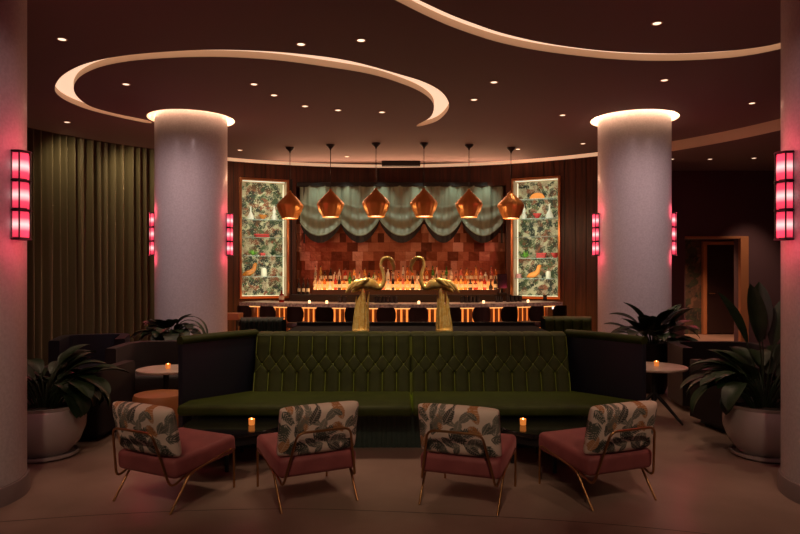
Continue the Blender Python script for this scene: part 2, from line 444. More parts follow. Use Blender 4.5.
# ------------------------------------------------------------------ columns
SIDE = {0: 'left', 1: 'right'}
for k, (x, y) in enumerate(cols_xy+front_cols):
    o = thing('column', '%s round plaster column %s' % (('rear left','rear right','front left','front right')[k], 'ringed by a glowing ceiling cove' if k < 2 else 'cut off by the photo edge, with a dark base'), 'column', (x, y, 0))
    RC_ = RCR if k < 2 else RC
    bm = NB(); lathe(bm, [(RC_, .13), (RC_, CH+(.1 if k < 2 else 0))], 96, cap=False); OBJ('shaft', bm, m_col, o)
    bm = NB(); lathe(bm, [(RC_+.02, .0), (RC_+.02, .10), (RC_+.012, .125), (RC_-.01, .13)], 96, cap=False); OBJ('base', bm, m_colbase, o)

def sconce(c, phi, z, label):
    RC = RCR if c in cols_xy else .533
    dd = RC+.20; ld = bpy.data.lights.new('sconce_glow', 'POINT'); ld.energy = 2.4 if c not in cols_xy else 4.2; ld.color = (1,.07,.12); ld.shadow_soft_size = .12
    for zz in (-.34, .34):
        lo = bpy.data.objects.new('sconce_glow', ld); C.objects.link(lo); lo.location = (c[0]+dd*math.cos(phi), c[1]+dd*math.sin(phi), z+zz)
    o = thing('wall_sconce', label, 'wall lamp', (c[0]+RC*math.cos(phi), c[1]+RC*math.sin(phi), z), phi-PI/2+PI, 'pink wall lamps on the columns')
    w, h = .15, (.61 if c not in cols_xy else .61)
    bm = NB()
    def fp(u): return (u-.5)*w, -.05-.035*math.cos((u-.5)*PI)   # bowed front (local -Y looks away from column)
    for zz in (-h/2, -h/6, h/6, h/2):
        pts = [(fp(u/8)[0], fp(u/8)[1]-.004, zz) for u in range(9)]
        pts = [(-w/2, -.0, zz)]+pts+[(w/2, -.0, zz)]
        tube(bm, pts, .0065, 6)
    for u in (0, .5, 1):
        x, yy = fp(u); box(bm, (x, yy-.004, 0), (.008, .008, h))
    box(bm, (0, -.018, 0), (w*.9, .03, h*.96)); box(bm, (0, -.03, h/2), (w*.9, .06, .012)); box(bm, (0, -.03, -h/2), (w*.9, .06, .012))
    OBJ('sconce_frame', bm, m_black, o)
    for j in range(3):
        for i in range(2):
            bm = NB(); grid(bm, lambda u, v: Vector((fp(.5*i+.03+u*.44)[0], fp(.5*i+.03+u*.44)[1]+.003, -h/2+h/3*j+.012+(h/3-.024)*v)), 6, 6)
            OBJ('glass_pane', bm, m_sc, o)
        for s in (-1, 1):
            bm = NB(); box(bm, (s*(w/2-.003), -.027, -h/2+h/3*(j+.5)), (.004, .04, h/3-.025)); OBJ('side_pane', bm, m_sc, o)
    return o
zsc = 2.12
def facing(k):
    x, y = (cols_xy+front_cols)[k]; return (x, y)
sconce(facing(0), PI+.12, zsc+.0, 'pink glass wall lamp on the left side of the rear left column')
sconce(facing(0), .12, zsc, 'pink glass wall lamp on the right side of the rear left column')
sconce(facing(1), PI-.12, zsc, 'pink glass wall lamp on the left side of the rear right column')
sconce(facing(1), -.12, zsc, 'pink glass wall lamp on the right side of the rear right column')
sconce(facing(2), .04, zsc, 'large pink glass wall lamp on the front left column')
sconce(facing(3), PI-.10, zsc, 'large pink glass wall lamp on the front right column')

# ------------------------------------------------------------------ display niches
GREENS = [(.05,.085,.045), (.03,.045,.035), (.08,.13,.06), (.10,.06,.03), (.02,.03,.025), (.40,.36,.26)]
def niche(pxa, pxb, label, seed, shelves):
    ta, tb = th_px(pxa, RW)[0], th_px(pxb, RW)[0]
    pa, pb = arc(ta, RW), arc(tb, RW)
    mid = (pa+pb)/2; w = (pb-pa).length; ang = math.atan2(pb.y-pa.y, pb.x-pa.x)
    hh = ZN1-ZN0
    o = thing('display_niche', label, 'display case', (mid.x, mid.y, ZN0), ang)
    bm = NB(); d = .34
    for s in (-1, 1): box(bm, (s*(w/2+.01), d/2, hh/2), (.02, d, hh))
    box(bm, (0, d/2, hh+.01), (w+.04, d, .02)); box(bm, (0, d/2, -.01), (w+.04, d, .02)); box(bm, (0, d+.01, hh/2), (w+.04, .02, hh+.04))
    OBJ('niche_lining', bm, m_cream, o, smooth=False)
    p = print_panel('wallpaper', w, hh, .011, dict(seed=seed, n=430, size=.16, lw=.038, bg=(.52,.54,.38), pal=GREENS, accent=(.24,.09,.05), frond=1.0), o); p.location = (0, d-.006, hh/2)
    bm = NB()
    for s in (-1, 1): box(bm, (s*(w/2+.022), -.02, hh/2), (.045, .06, hh+.09), .006)
    for zz in (-.022, hh+.022): box(bm, (0, -.02, zz), (w+.0, .06, .045), .006)
    OBJ('frame', bm, m_copper, o, smooth=False)
    for z in shelves:
        bm = NB(); box(bm, (0, d/2+.02, z), (w-.02, d-.06, .012), .002); OBJ('glass_shelf', bm, m_glass, o, smooth=False)
    bm = NB()
    for s in (-1, 1): box(bm, (s*(w/2-.004), .28, hh/2), (.006, .03, hh-.04))
    box(bm, (0, .05, hh-.008), (w-.06, .03, .01)); box(bm, (0, .28, .006), (w-.06, .03, .006))
    OBJ('led_strip', bm, MATS['niche_led'], o, smooth=False)
    for zz in (hh*.25, hh*.75):
        ld = bpy.data.lights.new('niche_light', 'AREA'); ld.shape = 'RECTANGLE'; ld.size = w*.8; ld.size_y = hh*.45; ld.energy = 3.6; ld.color = (.95,.95,.7)
        lo = bpy.data.objects.new('niche_light', ld); C.objects.link(lo); lo.parent = o; lo.location = (0, .0, zz); lo.rotation_euler = (PI/2, 0, 0)
    return o, w, hh, d
mat('niche_led', (1,.95,.8), .5, emit=(.9,.9,.62), es=1.0)
shz = [ZN1-ZN0-.48, ZN1-ZN0-.86, ZN1-ZN0-1.22, ZN1-ZN0-1.60, ZN1-ZN0-2.05]
shz = [P(0, y, 13.05).z-ZN0 for y in (218, 236.5, 255.5, 277)]
shr = [P(0, y, 13.0).z-ZN0 for y in (197.5, 217.5, 236, 258, 279)]
nL = niche(241.5, 286.5, 'lit left display niche with leafy wallpaper and copper frame', 11, shz)
nR = niche(513.5, 558.5, 'lit right display niche with leafy wallpaper and copper frame', 23, shr)
def vase_bm(kind, s=1.0):
    bm = NB()
    pr = {'flask': [(.01,0),(.05,.0),(.058,.03),(.04,.07),(.014,.12),(.012,.19),(.02,.2)],
          'gourd': [(.01,0),(.035,0),(.045,.04),(.02,.09),(.03,.12),(.012,.17),(.015,.21)],
          'jar': [(.01,0),(.035,0),(.04,.02),(.04,.09),(.03,.11),(.032,.12)],
          'bowl': [(.01,0),(.02,0),(.025,.01),(.05,.05),(.055,.06),(.045,.055),(.01,.02)]}[kind]
    lathe(bm, [(r*s, z*s) for r, z in pr], 16); return bm
mat('red_lacquer', (.4,.02,.02), .3); mat('orange_glaze', (.75,.27,.05), .35); mat('pink_card', (.7,.35,.35), .6); mat('bright_leaf', (.16,.42,.05), .5); mat('pale_ceramic', (.6,.62,.52), .3); mat('amber_glass', (.6,.22,.03), .12, trans=.4)
def in_niche(nn, px, z, nm, bm_, m, label, cat, group=None, dy=.16):
    o, w, hh, d = nn
    Y = o.location.y+dy
    x = (px-400)*Y/F
    ob = OBJ(nm, bm_, m); ca, sa = math.cos(o.rotation_euler.z), math.sin(o.rotation_euler.z)
    dx = x-o.location.x; u = dx/ca if abs(ca) > .1 else dx
    u -= dy*(-sa)/ca if ca else 0
    u = max(-w/2+.07, min(w/2-.07, u))
    ob.location = (o.location.x+u*ca-dy*sa, o.location.y+u*sa+dy*ca, ZN0+z+.006); ob.rotation_euler.z = o.rotation_euler.z
    return tag(ob, label, cat, group)
def tuft_plant(s=1, n=26, seed=1):
    r = random.Random(seed); bm = NB()
    for k in range(n):
        a = r.uniform(0, 2*PI); l = s*r.uniform(.6, 1); tilt = r.uniform(.2, 1.1)
        e = Vector((math.cos(a)*math.sin(tilt), math.sin(a)*math.sin(tilt), math.cos(tilt)))*l
        sd = Vector((-math.sin(a), math.cos(a), 0))*s*.12
        v = [bm.verts.new(p) for p in (Vector((0,0,0)), e*.5+sd+Vector((0,0,.02*s)), e, e*.5-sd+Vector((0,0,.02*s)))]
        bm.faces.new(v)
    return bm
def books(n, w=.16, t=.03):
    bm = NB(); r = random.Random(n)
    for k in range(n): box(bm, (r.uniform(-.01,.01), 0, t*(k+.5)), (w-r.random()*.03, .12, t*.92), .003)
    return bm
def cat_bm():
    bm = NB(); tube(bm, smooth_path([(-.17,0,.03),(-.10,0,.06),(0,0,.09),(.06,0,.15),(.08,0,.22),(.10,0,.25),(.13,0,.245)], 4), [.01,.02,.03,.04,.05,.055,.06,.06,.06,.058,.055,.05,.048,.045,.042,.04,.042,.045,.045,.042,.04,.035,.03,.02,.01][:25], 10)
    return bm
in_niche(nL, 252, shz[0], 'vase', vase_bm('flask', 1.3), m_clear, 'left clear glass flask on the top shelf of the left niche', 'vase')
in_niche(nL, 273.5, shz[0], 'vase', vase_bm('gourd', 1.4), m_clear, 'slim clear glass bottle vase on the top shelf of the left niche, at its right', 'vase')
in_niche(nL, 263, shz[0], 'bowl', vase_bm('bowl', 1.6), MATS['amber_glass'], 'amber bowl between the glass vases in the left niche', 'bowl')
in_niche(nL, 262, shz[1], 'book', books(2, .3, .035), MATS['red_lacquer'], 'dark red books lying flat on the second shelf of the left niche', 'books')
in_niche(nL, 254, shz[2], 'potted_plant', tuft_plant(.17, 30, 2), MATS['bright_leaf'], 'bright green tufted plant in the left niche', 'plant')
in_niche(nL, 272, shz[2], 'potted_plant', tuft_plant(.15, 26, 3), m_leaf, 'darker green tufted plant at the right of the left niche', 'plant')
in_niche(nL, 263, shz[2], 'lacquer_box', books(1, .12, .06), MATS['red_lacquer'], 'small red lacquer box between the plants in the left niche', 'box')
in_niche(nL, 264, shz[3], 'vase', vase_bm('jar', 1.5), MATS['pale_ceramic'], 'pale ceramic jar on the lowest shelf of the left niche', 'jar')
in_niche(nL, 252, shz[3], 'figurine', cat_bm(), MATS['amber_glass'], 'small amber animal figurine in the left niche', 'figurine')
bm = NB(); grid(bm, lambda u, v: Vector(((.16*v)*math.cos(PI*u), .03*math.sin(PI*v), .16*v*math.sin(PI*u)*.8)), 14, 5)
in_niche(nR, 537, shr[0], 'fan_ornament', bm, MATS['orange_glaze'], 'orange fan shaped ornament on the top shelf of the right niche', 'ornament')
in_niche(nR, 525, shr[1], 'vase', vase_bm('gourd', 1.4), m_clear, 'slim clear glass vase beside the pendant in the right niche', 'vase')
in_niche(nR, 548, shr[1], 'vase', vase_bm('flask', 1.4), m_clear, 'tall clear glass flask in the right niche', 'vase')
in_niche(nR, 537, shr[1], 'bowl', vase_bm('bowl', 1.7), MATS['red_lacquer'], 'red bowl on the second shelf of the right niche', 'bowl')
in_niche(nR, 526, shr[3], 'potted_plant', tuft_plant(.17, 32, 5), MATS['bright_leaf'], 'bright green tufted plant in the right niche', 'plant')
in_niche(nR, 541, shr[3], 'book', books(3, .2, .035), MATS['red_lacquer'], 'stack of red books beside the plant in the right niche', 'books')
in_niche(nR, 553, shr[3], 'bowl', vase_bm('bowl', 1.7), MATS['red_lacquer'], 'dark red bowl at the right end of the right niche', 'bowl')
in_niche(nR, 535, shr[4], 'figurine', cat_bm(), MATS['orange_glaze'], 'orange animal figurine on the lowest shelf of the right niche', 'figurine')
in_niche(nR, 547, shr[4], 'vase', vase_bm('jar', 1.3), MATS['pale_ceramic'], 'pale ceramic jar beside the orange figurine', 'jar')
in_niche(nR, 519, shr[4], 'gift_box', books(1, .1, .1), MATS['pink_card'], 'small pink box at the left of the lowest shelf of the right niche', 'box')

# ------------------------------------------------------------------ back bar
YB = 14.15
xl, xr = -2.28, 2.32
o = thing('back_bar', 'dark back bar with glowing stepped bottle shelves and copper tiled splashback', 'back bar', (0, YB, 0))
bm = NB(); box(bm, ((xl+xr)/2, .05, 1.75), (xr-xl, .1, 3.5)); OBJ('splashback', bm, m_tile, o, smooth=False)
bm = NB()
for x in (xl, xr): box(bm, (x, -.26, 1.75), (.06, .62, 3.5))
box(bm, ((xl+xr)/2, -.02, 3.53), (xr-xl, .12, .06))
OBJ('side_return', bm, m_black, o, smooth=False)
SX0, SX1 = P(312, 0, 13.3).x, P(499, 0, 13.3).x
bm = NB(); box(bm, ((xl+xr)/2, -.62, .55), (xr-xl-.1, .6, 1.1), .01); OBJ('counter', bm, m_black, o, smooth=False)
Z1, Z2 = 1.19, 1.36
bm = NB(); box(bm, ((SX0+SX1)/2, -.62, 1.145), (SX1-SX0, .56, .09)); OBJ('lit_shelf', bm, m_shelfglow, o, smooth=False)
bm = NB(); box(bm, ((SX0+SX1)/2, -.45, (Z1+Z2)/2), (SX1-SX0, .24, Z2-Z1-.01)); OBJ('lit_shelf', bm, m_riser, o, smooth=False)
bm = NB(); box(bm, ((SX0+SX1)/2, -.905, 1.145), (SX1-SX0, .008, .11)); OBJ('shelf_edge', bm, m_steel, o, smooth=False)

# bottles
def bottle_bm(kind):
    bm = NB()
    pr = {0: [(.0,0),(.036,0),(.038,.01),(.038,.17),(.03,.20),(.014,.235),(.013,.29),(.0,.292)],
          1: [(.0,0),(.045,0),(.047,.01),(.047,.12),(.035,.155),(.016,.17),(.015,.22),(.0,.222)],
          2: [(.0,0),(.03,0),(.032,.01),(.032,.21),(.02,.25),(.012,.28),(.012,.34),(.0,.342)],
          3: [(.0,0),(.04,0),(.045,.03),(.04,.08),(.02,.12),(.015,.18),(.02,.2),(.0,.202)]}[kind]
    lathe(bm, [(r, z*.9) for r, z in pr[1:-1]], 14); return bm
bcol = {'amber': (.85,.36,.08), 'clear': (.95,.88,.7), 'green': (.08,.42,.06), 'dark': (.03,.016,.012), 'red': (.6,.05,.03), 'golden': (1,.68,.22), 'white': (.85,.75,.6), 'pink': (.8,.32,.25)}
bm_mats = {k: mat('bottle_'+k, v, .12, trans=(.7 if k not in ('white', 'dark') else .1)) for k, v in bcol.items()}
m_label = mat('paper_label', (.75,.62,.42), .7); m_capm = mat('bottle_cap', (.1,.05,.03), .4)
capz = {0: .26, 1: .198, 2: .306, 3: .18}
protos = {}
def bottle(kind, colr, loc, label, group):
    key = (kind, colr)
    if key not in protos:
        o = OBJ('bottle', bottle_bm(kind), bm_mats[colr])
        bm = NB(); lathe(bm, [(.015, capz[kind]-.005), (.016, capz[kind]+.025)], 10); OBJ('cap', bm, m_capm, o)
        rr = {0: .0386, 1: .0476, 2: .0326, 3: .054}[kind]
        if kind != 3:
            bm = NB(); lathe(bm, [(rr, .05), (rr, .12)], 14, cap=False); OBJ('paper_label', bm, m_label, o)
        protos[key] = o
        o.location = loc; tag(o, label, 'bottle', group); return o
    c = dup(protos[key], loc, rnd.uniform(0, 6), label, None, group); return c
names = list(bcol)
def row(n, z, y, gname, where, px0, px1, skip=()):
    for k in range(n):
        px = px0+(px1-px0)*(k+.5)/n+rnd.uniform(-.7, .7)
        colr = rnd.choices(names, [4, 5, .7, 2.5, 1, 4, 3, 1])[0]
        if px > 455: colr = rnd.choices(names, [4, 1, .3, 2.5, 3, 2.5, 2, 3])[0]
        if px < 320: colr = 'dark' if rnd.random() < .5 else 'clear'
        if abs(px-349.5) < 2.4 and 'upper' not in where: colr = 'green'
        kind = rnd.choice([0,0,1,2,2,3])
        yy = YB+y+rnd.uniform(-.03,.03)
        bottle(kind, colr, ((px-400)*yy/F, yy, z), '%s bottle, %s from the left in the %s row of the back bar' % (colr, ORD[k], where), gname)
row(38, Z1, -.70, 'bottles in the front row of the back bar', 'front', 313, 497.5)
row(38, Z2, -.45, 'bottles on the raised rear step of the back bar', 'raised rear', 313, 498)
for k, px in enumerate((299, 303.5, 308)):
    yy = YB-.6; bottle(2, 'dark', ((px-400)*yy/F, yy, 1.1), 'dark bottle on the unlit left end of the back bar, %s from the left' % ORD[k], 'bottles on the unlit left end of the back bar')
# terminal
o = thing('payment_terminal', 'black till screen standing at the right end of the back bar', 'till', ((502-400)*13.2/F, 13.2, 1.1))
bm = NB(); box(bm, (0,0,.02), (.18,.2,.04), .008); box(bm, (0,.03,.1), (.05,.04,.16)); OBJ('stand', bm, m_black, o, smooth=False)
bm = NB(); box(bm, (0,-.02,.27), (.2,.04,.3), .01, rot=Matrix.Rotation(-.1, 3, 'X')); OBJ('screen', bm, m_blackgloss, o, smooth=False)
m_black.node_tree.nodes['Principled BSDF'].inputs['Roughness'].default_value = .5

# roman shade with five swags
YS = 13.62
o = thing('roman_shade', 'grey green satin swagged shade with painted shadow bands under its swags, over the back bar', 'window shade', (0, YS, 0))
cus = [300, 341, 379.5, 424, 461.5, 503]
cz = [236, 223, 219.5, 219, 220, 236]
for i in range(5):
    a, b = cus[i], cus[i+1]
    xa_, xb_ = P(a, 0, YS).x, P(b, 0, YS).x
    za, zb = P(0, cz[i], YS).z, P(0, cz[i+1], YS).z
    if i == 0: za = P(0, 222, YS).z
    if i == 4: zb = P(0, 222, YS).z
    zt_, zlow = P(0, 186, YS).z, P(0, 236.5, YS).z
    def low(u): 
        s = math.sin(PI*u)**.8 if 0 < u < 1 else 0
        base = za+(zb-za)*u
        return base+(zlow-base)*s
    def sw(u, v, off=0):
        x = xa_+(xb_-xa_)*u; zl = low(u); z = zl+(zt_-zl)*v
        d = (1-v)**1.5
        e = math.sin(PI*u)
        fold = .05*math.sin(v*7*PI+1.0)*d*e**.5*(v < .6)
        vert = .034*math.sin(u*PI*6+i*1.3)*(.35+.65*v)+.012*math.sin(u*PI*15+i)
        return Vector((x, -.11*math.sin(PI*u)*(1-.8*v)*(1-v*.3)-fold+vert*.8-.03*(v < .04), z))
    bm = NB(); grid(bm, lambda u, v: sw(u, v), 44, 50)
    OBJ('swag', bm, m_satin, o)
    bm = NB()
    grid(bm, lambda u, v: Vector((sw(u, 0).x, sw(u, 0).y+.02, low(u)+.03-(.03+.11*math.sin(PI*u)**.5+.03)*v)), 44, 3)
    OBJ('trim_band', bm, m_swag_shadow, o)  # dark strip painting the shadow under each swag
bm = NB(); box(bm, ((P(300,0,YS).x+P(503,0,YS).x)/2, .02, P(0,184.5,YS).z), (P(503,0,YS).x-P(300,0,YS).x+.1, .12, .09), .01)
OBJ('header', bm, m_black, o, smooth=False)
bm = NB(); box(bm, (P(304,0,YS).x, .03, (P(0,186,YS).z+P(0,243,YS).z)/2), (.03, .05, P(0,186,YS).z-P(0,243,YS).z)); box(bm, (P(502,0,YS).x, .03, (P(0,186,YS).z+P(0,243,YS).z)/2), (.03, .05, P(0,186,YS).z-P(0,243,YS).z))
OBJ('side_rail', bm, m_black, o, smooth=False)
bm = NB(); p = P(401, 167, 13.15); box(bm, (p.x, p.y, CH-.05), (.78, .12, .1), .01)
tag(OBJ('air_diffuser', bm, m_black, smooth=False), 'black slot air diffuser on the ceiling edge above the shade', 'air vent')

# ------------------------------------------------------------------ bar counter
BCY, BR = 16.18, 5.48
def bpt(a, r): return Vector((r*math.sin(a), BCY-r*math.cos(a)))
a0, a1 = -math.asin(2.84/BR), math.asin(2.88/BR)
BH = 1.035
def arcslab(bm, r0, r1, z0, z1, a0, a1, n=48, bev=0):
    b = bmesh.new()
    poly = [tuple(bpt(a0+(a1-a0)*k/n, r1)) for k in range(n+1)]+[tuple(bpt(a1+(a0-a1)*k/n, r0)) for k in range(n+1)]
    lo = [b.verts.new((x, y, z0)) for x, y in poly]; hi = [b.verts.new((x, y, z1)) for x, y in poly]
    N_ = len(poly)
    for i in range(N_): b.faces.new((lo[i], lo[(i+1) % N_], hi[(i+1) % N_], hi[i]))
    for i in range(n):
        j = N_-1-i
        b.faces.new((hi[i], hi[i+1], hi[j-1], hi[j])); b.faces.new((lo[i], lo[j], lo[j-1], lo[i+1]))
    merge(bm, b); return bm
o = thing('bar_counter', 'curved bar with stone top and backlit amber ribbed front', 'bar', (0, 0, 0))
bm = NB(); arcslab(bm, BR-.62, BR, BH-.065, BH, a0, a1); OBJ('countertop', bm, m_bartop, o, smooth=False)
bm = NB(); arcslab(bm, BR-.5, BR-.27, .1, BH-.065, a0+.02, a1-.02); OBJ('front_panel', bm, m_amber, o, smooth=False)
bm = NB(); arcslab(bm, BR-.55, BR-.2, 0, .1, a0+.01, a1-.01); OBJ('plinth', bm, m_black, o, smooth=False)
stool_px = [247, 270, 297, 326, 355, 386.5, 418, 451, 480, 507.5, 534, 557]
SR = BR+.38
stool_a = []
for px in stool_px:
    k = (px-400)/F; A = k*k+1; b = -2*BCY; c = BCY*BCY-SR*SR
    Y = (-b-math.sqrt(b*b-4*A*c))/(2*A); stool_a.append(math.asin(k*Y/SR))
ribp = NB(); box(ribp, (0,0,(BH-.065+.1)/2), (.062, .05, BH-.175), .02, seg=3)
rib0 = OBJ('rib', ribp, m_wood_rib, o)
nr = 58
for k in range(nr):
    q = a0+.03+(a1-a0-.06)*k/(nr-1)
    if k % 2 == 0 or True:
        r_o = rib0 if k == 0 else rib0.copy()
        if k: C.objects.link(r_o); r_o.parent = o
        pp = bpt(q, BR-.245); r_o.location = (pp.x, pp.y, 0); r_o.rotation_euler.z = q
bm = NB(); arcslab(bm, BR-.12, BR-.08, BH-.085, BH-.065, a0+.01, a1-.01); OBJ('led_strip', bm, mat('bar_led', (1,.6,.3), .5, emit=(1,.42,.12), es=1.6), o, smooth=False)
for s, aa in ((-1, a0), (1, a1)):
    pp = bpt(aa-s*.012, BR-.10); bm = NB(); box(bm, (pp.x, pp.y, BH-.10), (.13, .03, .06), .006); OBJ('end_reflection', bm, mat('end_reflection', (1,.95,.9), .5, emit=(1,.85,.8), es=1.6), o, smooth=False)  # glowing blocks standing in for a reflection under the slab ends

# bar stools
def make_stool():
    o = thing('bar_stool', '', 'bar stool', (0,0,0), 0, 'brown leather bar stools along the bar')
    def back(u, v):
        a = (u-.5)*1.75; rr = .2
        return Vector((rr*math.sin(a), -rr*math.cos(a)-.0, .76+.25*v-.09*(abs(u-.5)*2)**9*(v-.5)*2))
    bm = NB(); grid(bm, back, 16, 8)
    bmesh.ops.solidify(bm, geom=bm.faces[:], thickness=.03); bk = OBJ('backrest', bm, m_stool, o)
    bm = NB(); lathe(bm, [(.05,.66),(.18,.66),(.2,.68),(.2,.72),(.18,.745),(.05,.75)], 24); OBJ('seat', bm, m_stool, o)
    for sx in (-1, 1):
        bm = NB(); tube(bm, [(sx*.15,-.13,.78),(sx*.15,-.12,.66)], .01, 6); OBJ('back_support', bm, m_brass, bk)
        for sy in (-1, 1):
            bm = NB(); tube(bm, [(sx*.12, sy*.12, .67), (sx*.19, sy*.19, 0)], .012, 8); OBJ('leg', bm, m_brass, o)
    bm = NB(); s = .165; tube(bm, [(-s,-s,.25),(s,-s,.25),(s,s,.25),(-s,s,.25),(-s,-s,.25)], .008, 6); OBJ('footrest', bm, m_brass, o)
    return o
st = None
for k, a in enumerate(stool_a):
    pp = bpt(a, SR-.06); lab = '%s bar stool from the left along the curved bar' % ORD[k]
    if st is None: st = make_stool(); st.location = (pp.x, pp.y, 0); st.rotation_euler.z = a; st['label'] = lab
    else: dup(st, (pp.x, pp.y, 0), a, lab)

# things on the bar
def votive(loc, label, m=m_votive, s=.72, group=None):
    o = thing('candle_holder', label, 'candle', loc, 0, group)
    bm = NB(); lathe(bm, [(.028*s,0),(.034*s,.004),(.036*s,.07*s),(.033*s,.07*s),(.031*s,.03*s),(.01,.03*s)], 20, cap=False)
    f = bm.faces.new([bm.verts.new((.028*s*math.cos(2*PI*k/20), .028*s*math.sin(2*PI*k/20), 0)) for k in range(20)])
    OBJ('glass_cup', bm, m, o)
    bm = NB(); lathe(bm, [(.004,.035*s),(.009*s,.045*s),(.008*s,.06*s),(.002,.078*s)], 10); OBJ('flame', bm, m_flame, o)
    return o
def on_bar(px, dr=.2):
    k = (px-400)/F; rr = BR-dr; A = k*k+1; b = -2*BCY; c = BCY*BCY-rr*rr
    Y = (-b-math.sqrt(b*b-4*A*c))/(2*A); return Vector((k*Y, Y, BH))
for px, w in ((309.4, 'left end of the bar top, behind third stool'), (326.7, 'bar top just left of the left flamingo'), (418.8, 'bar top between the two flamingos'), (483.6, 'bar top right of the right flamingo'), (528, 'right end of the bar top')):
    votive(on_bar(px, .15), 'small white votive candle on the '+w, m_votive_w, .62, 'votive candles on the bar')
o = bottle(1, 'red', on_bar(281.6, .2), 'red sauce bottle standing on the left end of the bar top', 'loose bottles on the bar')
gl = NB(); lathe(gl, [(.02,0),(.034,.002),(.038,.11),(.035,.11),(.03,.01)], 12)
g0 = None
for k, px in enumerate((376,380,384,388,392,396,340,345,462,466,470,474,478,497,501,508,512,516,520,545)):
    loc = on_bar(px, .48 if k < 8 else .42)
    nm_ = '%s dark drinking glass from the left along the inner edge of the bar'
    srt = sorted((376,380,384,388,392,396,340,345,462,466,470,474,478,497,501,508,512,516,520,545)).index(px)
    if g0 is None: g0 = OBJ('drinking_glass', gl, m_darkglass); tag(g0, nm_ % ORD[srt], 'glass', 'drinking glasses on the bar'); g0.location = loc
    else:
        c = g0.copy(); C.objects.link(c); c.location = loc; c['label'] = nm_ % ORD[srt]

# pendants
o = None
PRAD = 4.92
pz = CH-1.18
pos = []
for px in (290, 330.5, 376, 424, 469, 511):
    k = (px-400)/F; A = k*k+1; b = -2*BCY; c = BCY*BCY-PRAD*PRAD
    Y = (-b-math.sqrt(b*b-4*A*c))/(2*A); pos.append((k*Y, Y))
PLOW = 2.525
o = thing('pendant_lamp', 'x', 'pendant lamp', (*pos[0], PLOW), 0, 'copper pendant lamps over the bar')
fl = lambda a, z: 1+.035*abs(math.sin(a*8))
bm = NB(); lathe(bm, [(.015,.50),(.025,.47),(.07,.42),(.13,.36),(.20,.285),(.228,.245),(.232,.22),(.222,.19),(.195,.11),(.15,.03),(.14,0)], 96, flute=fl, cap=False); sh_ = OBJ('lamp_shade', bm, m_pend, o)
bm = NB(); lathe(bm, [(.01,.035),(.12,.03),(.13,.015),(.01,.008)], 24); OBJ('bulb', bm, m_bulb, sh_)
bm = NB(); tube(bm, [(0,0,.49),(0,0,CH-PLOW-.02)], .006, 6); OBJ('cord', bm, m_black, o)
bm = NB(); hz = CH-PLOW; lathe(bm, [(.01,hz-.10),(.02,hz-.07),(.075,hz-.02),(.08,hz-.001)], 20); OBJ('ceiling_rose', bm, m_black, o)
plab = ['in front of the left niche frame', 'over the first swag of the shade', 'over the cusp above the left flamingo', 'over the shade, right of its middle', 'over the last swag of the shade', 'overlapping the right niche']
o['label'] = 'faceted copper pendant lamp '+plab[0]
for k in range(1, 6): dup(o, (*pos[k], PLOW), .1*k, 'faceted copper pendant lamp '+plab[k])
for (x, y) in pos:
    ld = bpy.data.lights.new('pendant_light', 'POINT'); ld.energy = 5; ld.color = (1,.6,.32); ld.shadow_soft_size = .08
    lo = bpy.data.objects.new('pendant_light', ld); C.objects.link(lo); lo.location = (x, y, PLOW-.08)

# ------------------------------------------------------------------ console and flamingos behind the sofa
CZ = .90
cx0, cx1 = -1.30, 1.70
o = thing('console_table', 'long black console table behind the green sofa carrying two gold flamingos', 'console table', ((cx0+cx1)/2, 7.55, 0))
w = cx1-cx0
bm = NB(); box(bm, (0,0,CZ-.02), (w, 1.3, .04), .006); OBJ('table_top', bm, mat('console_black', (.003,.003,.005), .75, spec=.08), o, smooth=False)
bm = NB(); box(bm, (0,.64,CZ+.02), (w, .03, .05), .004); OBJ('rim', bm, m_black, o, smooth=False)
for s in (-1, 1):
    bm = NB(); box(bm, (s*(w/2-.04), 0, (CZ-.04)/2), (.06, 1.2, CZ-.04), .005); OBJ('side_panel', bm, m_black, o, smooth=False)
bm = NB(); box(bm, (0, -.5, (CZ-.04)/2), (w-.14, .04, CZ-.04)); OBJ('back_panel', bm, m_black, o, smooth=False)

